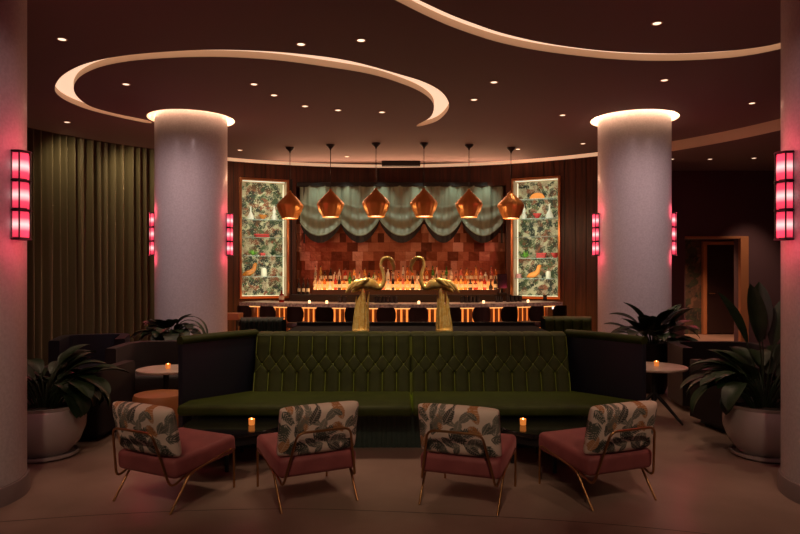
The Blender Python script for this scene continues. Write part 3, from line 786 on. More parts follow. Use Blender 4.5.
def flamingo(px, flip, label):
    Yf = 7.4
    o = thing('flamingo_statue', label, 'statue', ((px-400)*Yf/F, Yf, CZ), PI if flip else 0, 'gold flamingo statues')
    S = F/Yf
    pts = [(351.5,292,.006),(355,289.5,.028),(360,286,.055),(366,283.5,.072),(372,284,.066),(377,286.5,.046),(381,286,.032),(384,280,.024),(383.2,272,.02),(381,265,.018),(382.5,259,.018),(387,257,.019),(391,259,.024),(393,262.5,.028),(394,266.5,.02),(393.4,270,.012),(391.5,272.5,.004)]
    path = smooth_path([((x-361)/S, 0, (331-y)/S) for x, y, r in pts], 5)
    rr = smooth_path([(r, 0, 0) for x, y, r in pts], 5); rr = [max(.003, p.x) for p in rr]
    bm = NB(); tube(bm, path, rr, 16, squash=.85); OBJ('body', bm, m_gold, o)
    for s in (-1, 1):                         # folded feathered wings
        bm = NB()
        for j in range(9):
            x0 = .10-.018*j; zz = .60-.012*(j % 3)-.004*j
            p = [(x0, s*.05, zz), (x0-.06, s*(.070-.002*j), zz-.02), (x0-.13, s*.055, zz-.055-.006*j)]
            tube(bm, smooth_path(p, 3), [.008,.02,.024,.022,.018,.012,.004], 8, squash=.5)
        OBJ('wing', bm, m_gold, o)
    for s in (-1, 1):
        bm = NB(); tube(bm, smooth_path([(.03+.01*s, s*.025, .50), (.035, s*.028, .30), (.012, s*.03, .27), (.02+.02*s, s*.035, .03), (.02+.02*s, s*.035, 0)], 4), [.022]*3+[.015]*4+[.013]*3+[.012]*7, 8); OBJ('leg', bm, m_gold, o)
    bm = NB(); r = random.Random(3 if flip else 4)
    for j in range(26):                       # upright reeds around the legs
        a = 2*PI*j/26; rb = .062+.02*r.random(); top = r.uniform(.30, .47)
        b0 = Vector((math.cos(a)*rb*1.1+.0, math.sin(a)*rb*.8, 0)); b1 = Vector((math.cos(a)*rb*.95+.01, math.sin(a)*rb*.6, top*.6)); b2 = Vector((math.cos(a+.2)*rb*r.uniform(.3,1.0)+.02, math.sin(a)*rb*.6, top))
        pp = smooth_path([b0, b1, b2], 4); tube(bm, pp, [.013-.0012*i for i in range(len(pp))], 6, squash=1.3)
    OBJ('reeds', bm, m_gold, o)
    bm = NB(); lathe(bm, [(.05,0),(.095,0),(.098,.012),(.09,.03),(.05,.04)], 28); OBJ('base', bm, m_gold, o)
flamingo(361, False, 'gold flamingo statue facing right, standing behind the left half of the sofa')
flamingo(444, True, 'gold flamingo statue facing left, standing behind the right half of the sofa')

# ------------------------------------------------------------------ green sofa
o = thing('tufted_sofa', 'long green velvet tufted sofa with dark angled wings', 'sofa', (0, 6.1, 0))
Y0 = 6.1
def seg_d(px, pz, ax, az, bx, bz):
    dx, dz = bx-ax, bz-az; t = max(0, min(1, ((px-ax)*dx+(pz-az)*dz)/(dx*dx+dz*dz))); return math.hypot(px-ax-t*dx, pz-az-t*dz)
def tuft(u, v, w, Hh):
    up = abs((u/w+.5) % 1-.5)*w
    rA, rB, rC = .68*Hh, .515*Hh, .37*Hh
    dv = min(seg_d(up, v, 0, rA, 0, Hh*1.1), seg_d(up, v, 0, -.1, 0, rC)); d = min(seg_d(up, v, 0, rA, w/2, rB), seg_d(up, v, w/2, rB, 0, rC), seg_d(w-up, v, 0, rA, w/2, rB) if up > w/2-.001 else 9)
    h = 1-max(math.exp(-dv/.014), .42*math.exp(-d/.016))
    bd = min(math.hypot(up, v-rA), math.hypot(up-w/2, v-rB), math.hypot(up, v-rC))
    return .019*h-.010*math.exp(-(bd/.018)**2)
def back_cushion(x0, x1, nch, name='back_cushion'):
    wd = x1-x0; Hh = .60; ww = wd/nch
    yb, yt = 6.29-Y0, 6.47-Y0; zb, zt_ = .40, .94
    def f(u, v):
        if v > .93:                           # rolled top edge
            q = (v-.93)/.07*PI*.5; vv = .93+.0*q
            x = x0+wd*u; d = tuft(u*wd, Hh, ww, Hh)*.6
            base = Vector((x, yb+(yt-yb)-.02*math.cos(q)-.0, zt_+.035*math.sin(q)))
            return base+Vector((0, -d*math.cos(q)+.10*(1-math.cos(q)), d*math.sin(q)*.6))
        q = v/.93
        edge = min(u, 1-u)*wd; er = 1-math.exp(-edge/.012)
        d = tuft(u*wd, q*Hh, ww, Hh)*er*(1-.4*max(0, (q-.9)/.1))
        return Vector((x0+wd*u, yb+(yt-yb)*q-d-.02, zb+(zt_-zb)*q))
    bm = NB(); grid(bm, f, nch*22, 120); return OBJ(name, bm, m_velvet, o, sharp=80)
XL, XM, XR = -1.42, .108, 1.65
def surf(x0, x1, nch, u, v, off):
    wd = x1-x0; ww = wd/nch; Hh = .60
    d = tuft(u, v, ww, Hh)
    return Vector((x0+u, 6.29-Y0+.18*v/Hh-d-.02-off, .40+.54*v/Hh))
btn = [None]
def dress(x0, x1, nch):
    bc = back_cushion(x0, x1, nch); Hh = .60; wd = x1-x0; ww = wd/nch
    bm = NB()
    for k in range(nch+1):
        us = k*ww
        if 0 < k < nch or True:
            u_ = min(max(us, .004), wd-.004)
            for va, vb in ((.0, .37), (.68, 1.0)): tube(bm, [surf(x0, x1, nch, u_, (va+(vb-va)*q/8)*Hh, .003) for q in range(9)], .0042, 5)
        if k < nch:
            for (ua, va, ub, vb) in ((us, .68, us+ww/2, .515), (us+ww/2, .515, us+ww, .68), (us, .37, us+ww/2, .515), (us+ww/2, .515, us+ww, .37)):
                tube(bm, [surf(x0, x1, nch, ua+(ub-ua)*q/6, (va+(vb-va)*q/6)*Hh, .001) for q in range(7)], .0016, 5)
    OBJ('crease_glint', bm, m_glint_button, bc)  # thin lighter tubes painting the light caught on the velvet creases
    for k in range(nch):
        for (uu, vv) in ((k*ww, .68), ((k+.5)*ww, .515), (k*ww, .37)):
            if uu < .01: continue
            p = surf(x0, x1, nch, uu, vv*Hh, .004)
            if btn[0] is None:
                b = bmesh.new(); bmesh.ops.create_uvsphere(b, u_segments=12, v_segments=8, radius=.009); btn[0] = OBJ('button', b, m_glint_button, bc); q = btn[0]
            else: q = btn[0].copy(); C.objects.link(q); q.parent = bc
            q.location = p; q.scale = (1, .6, 1)
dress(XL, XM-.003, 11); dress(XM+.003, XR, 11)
bm = NB(); box(bm, ((XL+XR)/2, 6.60-Y0, .485), (XR-XL+.04, .12, .97), .03); OBJ('back_shell', bm, m_velvet_dk, o)
SF = 5.6-Y0
for a_, b_ in (((-2.02, SF), (XL, 6.33-Y0)), ((XR, 6.33-Y0), (2.26, SF))): pass
bm = NB(); prism(bm, [(-1.93, SF), (XM-.003, SF-.02), (XM-.003, 6.34-Y0), (XL-.02, 6.34-Y0), (-1.91, 5.86-Y0)], .335, .43, .035, 4); OBJ('seat_cushion', bm, m_velvet, o)
bm = NB(); prism(bm, [(XM+.003, SF-.02), (2.15, SF), (2.13, 5.86-Y0), (XR+.02, 6.34-Y0), (XM+.003, 6.34-Y0)], .335, .43, .035, 4); OBJ('seat_cushion', bm, m_velvet, o)
bm = NB()
def fl_front(u, v):
    x = -1.88+3.96*u; return Vector((x, 5.86-Y0-.008*abs(math.sin(u*PI*88)), .0+.34*v))
grid(bm, fl_front, 88*6, 1)
prism(bm, [(-1.88, 5.87-Y0), (2.08, 5.87-Y0), (XR, 6.55-Y0), (XL, 6.55-Y0)], 0, .338)
OBJ('base', bm, m_fascia, o, smooth=False)
for s, xA, xB in ((-1, XL, -1.95), (1, XR, 2.17)):
    A = Vector((xA-.0*s, 6.50-Y0)); Bq = Vector((xB, 5.82-Y0)); d = (Bq-A); nrm = Vector((d.y, -d.x)).normalized()*(1 if s < 0 else -1)
    if nrm.x*s < 0: nrm = -nrm
    t_ = .07
    bm = NB()
    q = [A-nrm*.0, Bq, Bq+nrm*t_, A+nrm*t_]
    if s > 0: q = q[::-1]
    prism(bm, [tuple(v) for v in q], 0.0, .945, .012, 2); OBJ('wing_panel', bm, m_navy, o)
    bm = NB(); pts = [(*(A+nrm*t_/2), .965), (*((A+Bq)/2+nrm*(t_/2)), .968), (*(Bq+nrm*t_/2), .962)]
    pts = smooth_path([Vector(p) for p in pts], 8)
    tube(bm, pts, .042, 12, squash=1.25)
    OBJ('wing_rail', bm, m_velvet, o)

# back-to-back booths behind (curved)
def curved_booth(label, c, r, a0, a1, h, m, seat=True, n=None, flip=1):
    o = thing('curved_banquette', label, 'banquette', (c[0], c[1], 0))
    n = n or 10
    def f(u, v):
        a = a0+(a1-a0)*u; ch = abs(math.sin(u*n*PI))**.5
        bulge = .03*ch
        top = max(0, (v-.9)/.1)
        rr = r-bulge*(1-top)+.10*top; z = .40+(h-.40)*min(v/.9, 1)+.03*math.sin(top*PI/2)
        return Vector((rr*math.sin(a), rr*math.cos(a), z))
    bm = NB(); grid(bm, f, n*10, 20); OBJ('back_cushion', bm, m, o, sharp=80)
    bm = NB(); grid(bm, lambda u, v: Vector(((r+.12)*math.sin(a0+(a1-a0)*u), (r+.12)*math.cos(a0+(a1-a0)*u), h*v)), 30, 1)
    bmesh.ops.solidify(bm, geom=bm.faces[:], thickness=-.03); OBJ('back_shell', bm, m_velvet_dk, o)
    bm = NB(); poly = [((r-.02)*math.sin(a0+(a1-a0)*k/20), (r-.02)*math.cos(a0+(a1-a0)*k/20)) for k in range(21)]+[((r-.55)*math.sin(a1+(a0-a1)*k/20), (r-.55)*math.cos(a1+(a0-a1)*k/20)) for k in range(21)]
    prism(bm, poly, .28, .43, .02, 2); OBJ('seat_cushion', bm, m, o)
    bm = NB(); prism(bm, [(x*.97, y*.97) for x, y in poly], 0, .28); OBJ('base', bm, m_velvet_dk, o, smooth=False)
    return o
curved_booth('green tufted curved banquette end seen behind the right wing of the sofa', (2.02, 6.98), .95, -.27, .32, 1.0, m_velvet, n=5)
curved_booth('dark green curved banquette end seen behind the left wing of the sofa', (-1.66, 6.98), .93, -.29, .25, .99, m_velvet_dk, n=8)

# ------------------------------------------------------------------ low round tables with candles
def low_table(x, y, r, h, label):
    o = thing('coffee_table', label, 'coffee table', (x, y, 0), 0, 'round black coffee tables')
    bm = NB(); lathe(bm, [(.02,h-.03),(r-.006,h-.03),(r,h-.024),(r,h-.005),(r-.005,h),(.02,h)], 72); OBJ('table_top', bm, m_blackgloss, o)
    bm = NB(); lathe(bm, [(r*.86,h-.1),(r*.9,h-.1),(r*.9,h-.03),(r*.86,h-.03)], 48, cap=False); OBJ('apron', bm, m_black, o)
    for k in range(4):
        a = k*PI/2+.03
        bm = NB(); box(bm, (math.cos(a)*r*.68, math.sin(a)*r*.68, (h-.03)/2), (.028,.028,h-.03), .003); OBJ('leg', bm, m_black, o, smooth=False)
low_table(-1.38, 5.43, .41, .325, 'left round black lacquered coffee table before the sofa')
low_table(1.21, 5.40, .41, .325, 'right round black lacquered coffee table before the sofa')
votive(Vector(((251.7-400)*5.35/F, 5.35, .325)), 'amber votive candle on the left black coffee table', group='amber votive candles')
votive(Vector(((523-400)*5.35/F, 5.35, .325)), 'amber votive candle on the right black coffee table', group='amber votive candles')

# ------------------------------------------------------------------ lounge chairs
def make_chair():
    o = thing('lounge_chair', '', 'chair', (0,0,0), 0, 'slipper chairs with leaf print backs')
    # seat cushion: local +y is the front
    bm = NB(); b = bmesh.new(); bmesh.ops.create_cube(b, size=1)
    bmesh.ops.subdivide_edges(b, edges=b.edges[:], cuts=1)
    b.free()
    box(bm, (0,0,0), (.56,.60,.135), .035, seg=4)
    for v in bm.verts:
        x, y, z = v.co
        v.co.z += .018*(1-(x/.28)**2)*(1-(y/.3)**2)*(1 if z > 0 else 0)
    bm.transform(Matrix.Translation((0,.03,.30)) @ Matrix.Rotation(math.radians(4), 4, 'X'))
    OBJ('seat_cushion', bm, m_pink, o, sharp=70)
    # back cushion with printed leaves
    W, Hh, T = .56, .34, .12
    cp = lambda c, p: math.copysign(abs(c)**p, c)
    raw = [(T/2*cp(math.sin(2*PI*k/2000), .75), Hh/2*cp(math.cos(2*PI*k/2000), .32)) for k in range(2001)]
    acc = [0]
    for p, q in zip(raw, raw[1:]): acc.append(acc[-1]+math.hypot(p[0]-q[0], p[1]-q[1]))
    sec = []; j = 0; NS = 250
    for k in range(NS):
        t = acc[-1]*k/NS
        while acc[j+1] < t: j += 1
        q_ = (t-acc[j])/max(1e-9, acc[j+1]-acc[j]); sec.append((raw[j][0]+(raw[j+1][0]-raw[j][0])*q_, raw[j][1]+(raw[j+1][1]-raw[j][1])*q_))
    def f(k, v):
        x = math.sin((v-.5)*PI*.985)/math.sin(PI*.4925) if False else (v-.5)*2
        x = math.copysign(1-(1-abs(x))**1.15, x)
        e1 = (1-abs(x)**9)**(1/5); e2 = (1-abs(x)**7)**(1/2.5)
        return Vector((W/2*x, sec[k][0]*max(e2, .03)*(.85+.22*(1-x*x)), sec[k][1]*(.86+.14*e1)))
    bm = NB()
    vs = grid(bm, lambda u, v: f(int(round(u*NS)) % NS, v), NS, 160, close_u=True)
    bm.faces.new(vs[0][::-1]); bm.faces.new(vs[-1])
    bmesh.ops.recalc_face_normals(bm, faces=bm.faces)
    me = bpy.data.meshes.new('back_cushion'); bm.to_mesh(me); bm.free()
    U = np.array([v.co.x+.0*v.co.y for v in me.vertices]); V = np.array([v.co.z for v in me.vertices])
    dye(me, leafprint(U, V, seed=31, n=46, size=.11, lw=.045, bg=(.82,.70,.60), pal=[(.15,.16,.13), (.075,.085,.068), (.035,.042,.035), (.22,.22,.18), (.10,.115,.09)], accent=(.48,.22,.08), frond=.6))
    c = link('back_cushion', me, m_print, o)
    c.location = (0, -.255, .525); c.rotation_euler = (math.radians(13), 0, 0)
    # brass tube frame
    for s in (-1, 1):
        x = s*.275
        pts = [(s*.27,-.30,.0),(x,-.13,.225),(x,.30,.30),(s*.27,.31,.0)]
        bm = NB(); tube(bm, fillet(pts, .05), .0085, 10); OBJ('side_frame', bm, m_brass, o)
    pts = [(-.262,-.10,.235),(-.258,-.285,.165),(-.185,-.375,.535),(.185,-.375,.535),(.258,-.285,.165),(.262,-.10,.235)]
    bm = NB(); tube(bm, fillet(pts, .055, 6), .0085, 10); OBJ('back_frame', bm, m_brass, o)
    for y, z in ((-.10,.215),(.25,.258)):
        bm = NB(); tube(bm, [(-.275,y,z),(.275,y,z)], .007, 8); OBJ('cross_bar', bm, m_brass, o)
    return o
feet = [((114.3,501.5),(169,514.6)), ((281.8,514),(357.5,500.8)), ((420,505),(496.6,515.4)), ((592.7,511.6),(656.6,500.3))]
clab = ['leftmost lounge chair, pink velvet seat and leaf print back, angled towards the left coffee table',
        'second lounge chair from the left, pink seat and leaf print back',
        'third lounge chair from the left, pink seat and leaf print back',
        'rightmost lounge chair, pink velvet seat and leaf print back, angled towards the right table']
ch = None
for k, (a, b) in enumerate(feet):
    A, Bq = FL(*a), FL(*b); mid = (A+Bq)/2; d = Bq-A; ang = math.atan2(d.y, d.x)
    fwd = Vector((-math.sin(ang), math.cos(ang), 0)); cen = mid+fwd*.30
    if ch is None: ch = make_chair(); ch.location = cen; ch.rotation_euler.z = ang; ch['label'] = clab[0]
    else: dup(ch, cen, ang, clab[k])

# ------------------------------------------------------------------ plants
def leaf(bm, base, az, elev, ln, w, droop, pet=.3):
    # a petiole then a pointed, folded blade along an arching midrib
    n = 15; pts = []; p = Vector(base); e = elev
    tot = ln*(1+pet); step = tot/(n+4)
    for i in range(n+5):
        pts.append(p.copy())
        p = p+Vector((math.cos(az)*math.cos(e), math.sin(az)*math.cos(e), math.sin(e)))*step
        e -= droop/(n+4)*(1.4 if i > 3 else .5)
    side = Vector((-math.sin(az), math.cos(az), 0))
    k0 = int((n+4)*pet/(1+pet))
    tube(bm, pts[:k0+2], .006, 5)
    rows = []
    m = len(pts)-1-k0
    for i in range(m+1):
        q = i/m; ww = w*(math.sin(PI*min(1, q*.93+.05))**.8) if i < m else .001
        c = pts[k0+i]; t = (pts[min(k0+i+1, len(pts)-1)]-pts[max(k0+i-1, 0)]).normalized(); up = side.cross(t).normalized()
        if up.z < 0: up = -up
        rows.append([bm.verts.new(c+side*ww*s+up*abs(s)*ww*.28) for s in (-1, -.5, 0, .5, 1)])
    for r0, r1 in zip(rows, rows[1:]):
        for j in range(4): bm.faces.new((r0[j], r0[j+1], r1[j+1], r1[j]))
def planter(name, label, loc, pot_r, pot_h, leaves, seed, potmat=m_pot, az_range=(0, 2*PI), saucer=True, extra=(), avoid=None, el0=1.45, el1=.45, dr=(.7,1.7), pet=.5):
    r = random.Random(seed)
    o = thing(name, label, 'plant', loc)
    s = pot_r/.33
    z0 = .03 if saucer else 0
    bm = NB(); lathe(bm, [(.02,z0),(.19*s,z0),(.21*s,z0+.01),(.285*s,z0+pot_h*.25),(.325*s,z0+pot_h*.52),(.33*s,z0+pot_h*.7),(.315*s,z0+pot_h*.88),(.30*s,z0+pot_h*.93),(.315*s,z0+pot_h),(.295*s,z0+pot_h),(.28*s,z0+pot_h*.9),(.02,z0+pot_h*.88)], 48); pot_ = OBJ('pot', bm, potmat, o)
    if saucer: bm = NB(); lathe(bm, [(.02,0),(.24*s,0),(.27*s,.02),(.275*s,.045),(.255*s,.045),(.24*s,.02),(.2*s,.028)], 48, cap=False); OBJ('saucer', bm, potmat, o)
    bm = NB(); lathe(bm, [(.02,z0+pot_h*.885),(.27*s,z0+pot_h*.885),(.26*s,z0+pot_h*.9),(.02,z0+pot_h*.92)], 32); OBJ('soil', bm, m_soil, pot_)
    bm = NB(); n, lh, lw = leaves
    for k in range(n):
        az = az_range[0]+(az_range[1]-az_range[0])*((k*.618) % 1); q = r.random()
        if avoid is not None and math.cos(az-avoid) > .45: continue
        el = el0-(el0-el1)*q; b = (math.cos(az)*pot_r*.35*q, math.sin(az)*pot_r*.35*q, z0+pot_h*.88)
        leaf(bm, b, az+r.uniform(-.2,.2), el, lh*r.uniform(.7,1.1), lw*r.uniform(.8,1.15), r.uniform(*dr)+q*.5, pet=pet)
    for (az, el, ln, w, dr_) in extra: leaf(bm, (0,0,z0+pot_h*.88), az, el, ln, w, dr_, pet)
    OBJ('foliage', bm, m_leaf, o, sharp=80)
    return o
planter('potted_plant', 'broad leaved plant in a large white glazed pot beside the front left column', (-3.06, 5.60, 0), .33, .42, (95, .33, .08), 3, avoid=-PI/2-.1, el1=1.0, dr=(.8,2.3), pet=1.2, extra=((-.1,1.1,.3,.08,1.9), (-.5,1.0,.28,.075,2.2)))
planter('potted_plant', 'tall broad leaved plant in a large white glazed pot beside the front right column', (3.14, 5.60, 0), .33, .42, (110, .34, .075), 8, avoid=-PI/2+.1, el1=1.02, dr=(.6,1.9), pet=1.2, extra=((1.2,1.45,.52,.09,.3), (.5,1.42,.48,.09,.4), (2.2,1.38,.5,.09,.4), (1.7,1.5,.5,.09,.2)))
planter('potted_plant', 'dark leafy plant standing before the rear left column behind the round armchair', (-3.05, 8.64, 0), .2, .74, (54, .25, .085), 14, potmat=m_black, saucer=False, avoid=PI/2, el1=.8, pet=1.0, dr=(.6,1.6), extra=((-.2,1.35,.50,.03,3.0), (-.35,1.2,.5,.03,3.0), (-.1,1.05,.42,.035,2.7)))
planter('potted_plant', 'dark leafy plant standing before the rear right column', (3.30, 8.50, 0), .24, .66, (60, .38, .10), 21, potmat=m_black, saucer=False, avoid=PI/2, el1=.7, dr=(.3,1.2), pet=.8, extra=((PI,1.15,.42,.035,1.9), (-.2,1.1,.42,.05,1.8)))

# ------------------------------------------------------------------ side seating
def armchair(label, loc, rz, w, d, h, m, rnd_=.12, seat_h=.40, arm_drop=0):
    # U-shaped shell open to local +y
    o = thing('armchair', label, 'armchair', loc, rz)
    t = .12
    outer = fillet([(-w/2, d/2, 0), (-w/2, -d/2, 0), (w/2, -d/2, 0), (w/2, d/2, 0)], rnd_, 8)
    inner = fillet([(-w/2+t, d/2, 0), (-w/2+t, -d/2+t, 0), (w/2-t, -d/2+t, 0), (w/2-t, d/2, 0)], max(.03, rnd_-t*.6), 8)
    bm = NB(); n = len(outer)
    b = bmesh.new()
    def hz(p): return h-arm_drop*max(0, (p.y+d/2)/d)
    R_ = []
    for oo, ii in zip(outer, inner):
        R_.append([b.verts.new((oo.x, oo.y, .06)), b.verts.new((oo.x, oo.y, hz(oo)-.02)), b.verts.new((oo.x*.985, oo.y*.985, hz(oo))), b.verts.new((ii.x*1.015, ii.y*1.015, hz(oo))), b.verts.new((ii.x, ii.y, hz(oo)-.02)), b.verts.new((ii.x, ii.y, .06))])
    for p, q in zip(R_, R_[1:]):
        for j in range(6): b.faces.new((p[j], q[j], q[(j+1) % 6], p[(j+1) % 6]))
    b.faces.new(R_[0][::-1]); b.faces.new(R_[-1]); merge(bm, b)
    OBJ('shell', bm, m, o, sharp=50)
    bm = NB(); box(bm, (0, .04, seat_h-.09), (w-2*t-.02, d-t-.08, .18), .04, seg=3); OBJ('seat_cushion', bm, m, o)
    bm = NB(); box(bm, (0, 0, .03), (w*.8, d*.8, .06)); OBJ('plinth', bm, m_black, o, smooth=False)
    return o
armchair('square charcoal armchair beside the white pot at left', (-3.13, 6.42, 0), -.05, .72, .70, .66, m_plumf, .05)
armchair('dark navy armchair behind the left plant, against the curtain', (-3.88, 8.2, 0), PI+.3, .84, .8, .76, m_navy, .2)
armchair('rounded charcoal tub armchair behind the marble table at left', (-2.84, 7.72, 0), PI+.06, .98, .82, .72, m_grey, .34)
armchair('square dark plum armchair beside the right potted plant', (3.50, 6.58, 0), .15, .78, .70, .66, m_plumf, .05)
armchair('rounded dark plum armchair behind the marble table at right', (3.78, 7.68, 0), PI-.1, 1.1, .78, .72, m_plumf, .3)

def marble_table(loc, r, h, label, splay=True):
    o = thing('marble_table', label, 'side table', loc)
    bm = NB(); lathe(bm, [(.02,h-.025),(r-.01,h-.025),(r,h-.015),(r,h-.004),(r-.004,h),(.02,h)], 56); OBJ('table_top', bm, m_marble, o)
    bm = NB(); tube(bm, [(0,0,.22),(0,0,h-.02)], .03, 14); OBJ('stem', bm, m_black, o)
    for k in range(3):
        a = 2*PI*k/3-.9
        bm = NB(); tube(bm, [(0,0,.30),(math.cos(a)*.12, math.sin(a)*.12, .2),(math.cos(a)*.32, math.sin(a)*.32, .012)], [.02,.02,.012], 10); OBJ('leg', bm, m_black, o)
    return o
def centre(px, py, h): return FL(px, py, h)
cL = FL(166, 368.5, .55); cL.z = 0
marble_table(cL, .30, .55, 'round marble table with a candle before the charcoal tub armchair')
cR = FL(654, 366, .58); cR.z = 0
marble_table(cR, .335, .58, 'round marble table on black splayed legs right of the sofa')
votive(Vector(((168-400)*(cL.y)/F, cL.y, .55)), 'amber votive candle on the left round marble table', group='amber votive candles')
votive(Vector(((656.5-400)*(cR.y)/F, cR.y, .58)), 'amber votive candle on the right round marble table', group='amber votive candles')
bm = NB(); lathe(bm, [(.05,0),(.24,0),(.25,.02),(.25,.36),(.235,.39),(.05,.395)], 56)
pf = tag(OBJ('pouf', bm, m_tan), 'round tan leather pouf beside the left end of the sofa', 'pouf'); pf.location = (-2.35, 6.36, 0)
# small side table by the bar's left end
o = thing('side_table', 'small pale wooden side table between rear left column and bar', 'side table', ((231-400)*10.4/F, 10.4, 0))
bm = NB(); box(bm, (0,0,.86), (.32,.32,.1), .01); OBJ('table_top', bm, m_jamb, o, smooth=False)
for sx in (-1, 1):
    for sy in (-1, 1): bm = NB(); box(bm, (sx*.13, sy*.13, .405), (.025,.025,.81)); OBJ('leg', bm, m_black, o, smooth=False)

# ------------------------------------------------------------------ ceiling downlights
dl = [(62,39),(126,84),(67,122),(301,44),(361,40),(254,84),(274,95),(305,106),(338,110),(382,112),(657,23),(494,82),(474,99.5),(562.5,115),(664.5,80),(752,103),(240,150),(347,156.5),(583,143.5),(518,149)]
first = None
dn = 0
def ceil_words(k):
    return ['near the front left column','inside the left spiral groove, at its left end','left of the rear left column, near the curtain','above the top of the left spiral groove, centre left','above the left spiral groove, closest to the picture centre','in the middle of the left spiral groove','just right of the middle of the left spiral groove','inside the left groove, third from its centre','inside the left groove, second from its right tip','inside the left groove, closest to its right tip','in front of the right sweeping groove','between the two grooves, brighter one','just right of the left groove tip','left of the rear right column','above the rear right column','near the front right column','beside the rear left column, near the wall','above the third swag, near the wall','just left of the rear right column, near the wall','above the rightmost pendant lamp'][k]
for k, (px, py) in enumerate(dl):
    p = FL(px, py, CH)
    lab = 'small round recessed downlight '+ceil_words(k)
    if first is None:
        first = thing('downlight', lab, 'ceiling light', p, 0, 'recessed ceiling downlights')
        bm = NB(); lathe(bm, [(.036,-.001),(.052,-.001),(.05,-.006),(.038,-.006),(.036,-.002)], 24, cap=False); OBJ('rim', bm, m_cream, first)
        bm = NB(); lathe(bm, [(.005,-.004),(.035,-.004),(.035,-.002),(.005,-.002)], 20); OBJ('lamp', bm, m_down, first)
    else: dup(first, p, 0, lab)
for k, (px, py) in enumerate(((672,159),(710,159),(754,158))):
    p = P(px, py, (ZL-H)*F/(HY-py)); dup(first, (p.x, p.y, ZL), 0, 'small recessed downlight in the lower right ceiling, %s' % ('beside the rear right column','in the middle of the row','nearest the front right column')[k])

def spot(x, y, z, e, size=1.2, blend=.8, col=(1,.66,.43), tgt=None):
    ld = bpy.data.lights.new('downlight_or_fill_beam', 'SPOT'); ld.energy = e; ld.color = col; ld.spot_size = size; ld.spot_blend = blend; ld.shadow_soft_size = .06
    lo = bpy.data.objects.new('downlight_or_fill_beam', ld); C.objects.link(lo); lo.location = (x, y, z)
    if tgt: lo.rotation_euler = (Vector(tgt)-Vector((x, y, z))).to_track_quat('-Z', 'Y').to_euler()
E = 1.9
for (px, py), e in zip(dl, [30,30,20,55,55,35,35,35,35,35,40,60,35,30,35,30,15,15,15,15]):
    p = FL(px, py, CH); spot(p.x, p.y, CH-.02, e*E*.7, 1.25)
for x, y, e in ((-1.6,2.6,60),(0,2.4,60),(1.6,2.6,60),(-2.6,1.6,30),(2.6,1.6,30),(0,1.0,30)):   # unseen lamps added above the viewer, beams aimed at the chair backs
    dup(first, (x, y, CH), 0, 'unseen recessed downlight added above the viewer to light the chair backs'); spot(x, y-1.2, CH-.02, e*2.9, .62, .9, tgt=(x*1.25, 4.75, .6))
spot((672-400)/F*11.5, 11.6, ZL-.02, 25); spot(5.2, 11.9, ZL-.02, 25)
spot(6.6, 14.6, 3.05, 420, 1.8, col=(1,.5,.28))
# ring of small lamps hidden in the column coves
for (cx_, cy_) in cols_xy:
    ld = bpy.data.lights.new('cove_lamp', 'POINT'); ld.energy = .6; ld.color = (1,.68,.45); ld.shadow_soft_size = .03
    for k in range(24):
        lo = bpy.data.objects.new('cove_lamp', ld); C.objects.link(lo); lo.location = (cx_+(RCR+.08)*math.cos(k*PI/12), cy_+(RCR+.08)*math.sin(k*PI/12), CH+.06)
# column washers
for (cx_, cy_) in cols_xy:
    for dx in (-1.0, 1.0): spot(cx_+dx, cy_-2.4, CH-.02, 105, 1.15, 1.0, (1,.70,.67), (cx_, cy_, 1.7))
for (cx_, cy_) in front_cols:
    spot(cx_*.45, cy_-1.0, CH-.02, 30, 1.1, 1, (1,.70,.67), (cx_, cy_, 1.6)); 
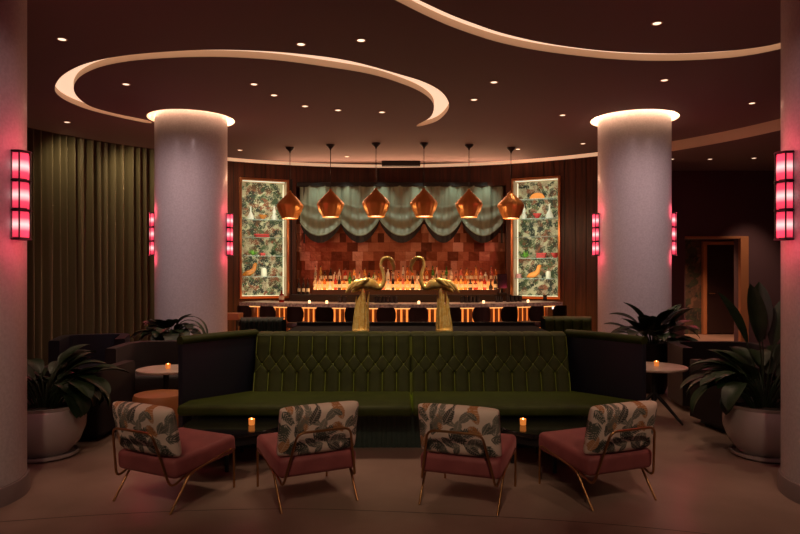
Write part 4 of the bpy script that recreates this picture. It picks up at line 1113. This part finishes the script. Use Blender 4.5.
# beams on the statues, on the curtain and over the bar
for px in (361, 444): spot((px-400)*7.4/F, 6.2, CH-.02, 330, .34, .7, (1,.8,.5), ((px-400)*7.4/F, 7.4, 1.3)); spot((px-400)*7.4/F+(1.2 if px > 400 else -1.2), 6.6, CH-.02, 260, .34, .7, (1,.8,.5), ((px-400)*7.4/F, 7.4, 1.4))  # the outer side beams are added for glints on the gold
for tdeg in (-62, -52, -42, -33):
    a_, b_ = arc(math.radians(tdeg), R-.40), arc(math.radians(tdeg+7), R+.1); spot(a_.x, a_.y, CH-.02, 36, 2.3, 1.0, (1,.72,.42), (b_.x, b_.y, 2.6))
for (x, y) in pos: spot(x, y-1.3, CH-.02, 95, .6, .8, (1,.72,.5), (x, y-.2, 1.0))  # beams added to brighten the stone bar top
spot(7.0, 12.3, ZL-.02, 120, 1.0, col=(1,.62,.4), tgt=(7.2, 13.3, .2))  # beam added in front of the doorway to brighten its jamb
# added hidden area light, standing in for the warm bounce on the ceiling
ld = bpy.data.lights.new('ceiling_glow_fill', 'AREA'); ld.shape = 'RECTANGLE'; ld.size = 5.0; ld.size_y = .1; ld.energy = 40; ld.color = (1,.5,.28)
lo = bpy.data.objects.new('ceiling_glow_fill', ld); C.objects.link(lo); lo.location = (0, 13.2, 3.45); lo.rotation_euler = (Vector((0,-2.0,.9))).to_track_quat('-Z', 'Y').to_euler()
ld = bpy.data.lights.new('shelf_backlight', 'AREA'); ld.shape = 'RECTANGLE'; ld.size = 3.9; ld.size_y = .06; ld.energy = 8; ld.color = (1,.38,.12)
lo = bpy.data.objects.new('shelf_backlight', ld); C.objects.link(lo); lo.location = ((SX0+SX1)/2, YB-.28, 1.3); lo.rotation_euler = (Vector((0,.35,1))).to_track_quat('-Z', 'Y').to_euler()
for px in (325, 360, 400, 440, 475): spot((px-400)*12.2/F, 12.2, CH-.02, 60, .55, .7, (1,.8,.55), ((px-400)*13.5/F, 13.55, 1.35))  # beams added to brighten the bottles
# lamps over the shade
for px in (316, 345, 380, 420, 455, 487):
    p = P(px, 0, 13.28); spot(p.x, p.y, 3.60, 12, 1.3, col=(.9,1,.8), tgt=(p.x, YS, 2.7))
p = None

# ------------------------------------------------------------------ world, camera
w = bpy.data.worlds.new('world'); bpy.context.scene.world = w; w.use_nodes = True
w.node_tree.nodes['Background'].inputs[0].default_value = (.85,.62,.66,1); w.node_tree.nodes['Background'].inputs[1].default_value = .035
cam = bpy.data.cameras.new('camera'); cam.sensor_width = 36; cam.lens = 36*F/800; cam.shift_y = 3/800; cam.clip_end = 100
co = bpy.data.objects.new('camera', cam); C.objects.link(co); co.location = (0,0,H); co.rotation_euler = (PI/2,0,0)
sc = bpy.context.scene; sc.camera = co
sc.view_settings.view_transform = 'Standard'; sc.view_settings.look = 'None'; sc.view_settings.gamma = 1; sc.view_settings.exposure = 0
sc.view_settings.use_curve_mapping = False
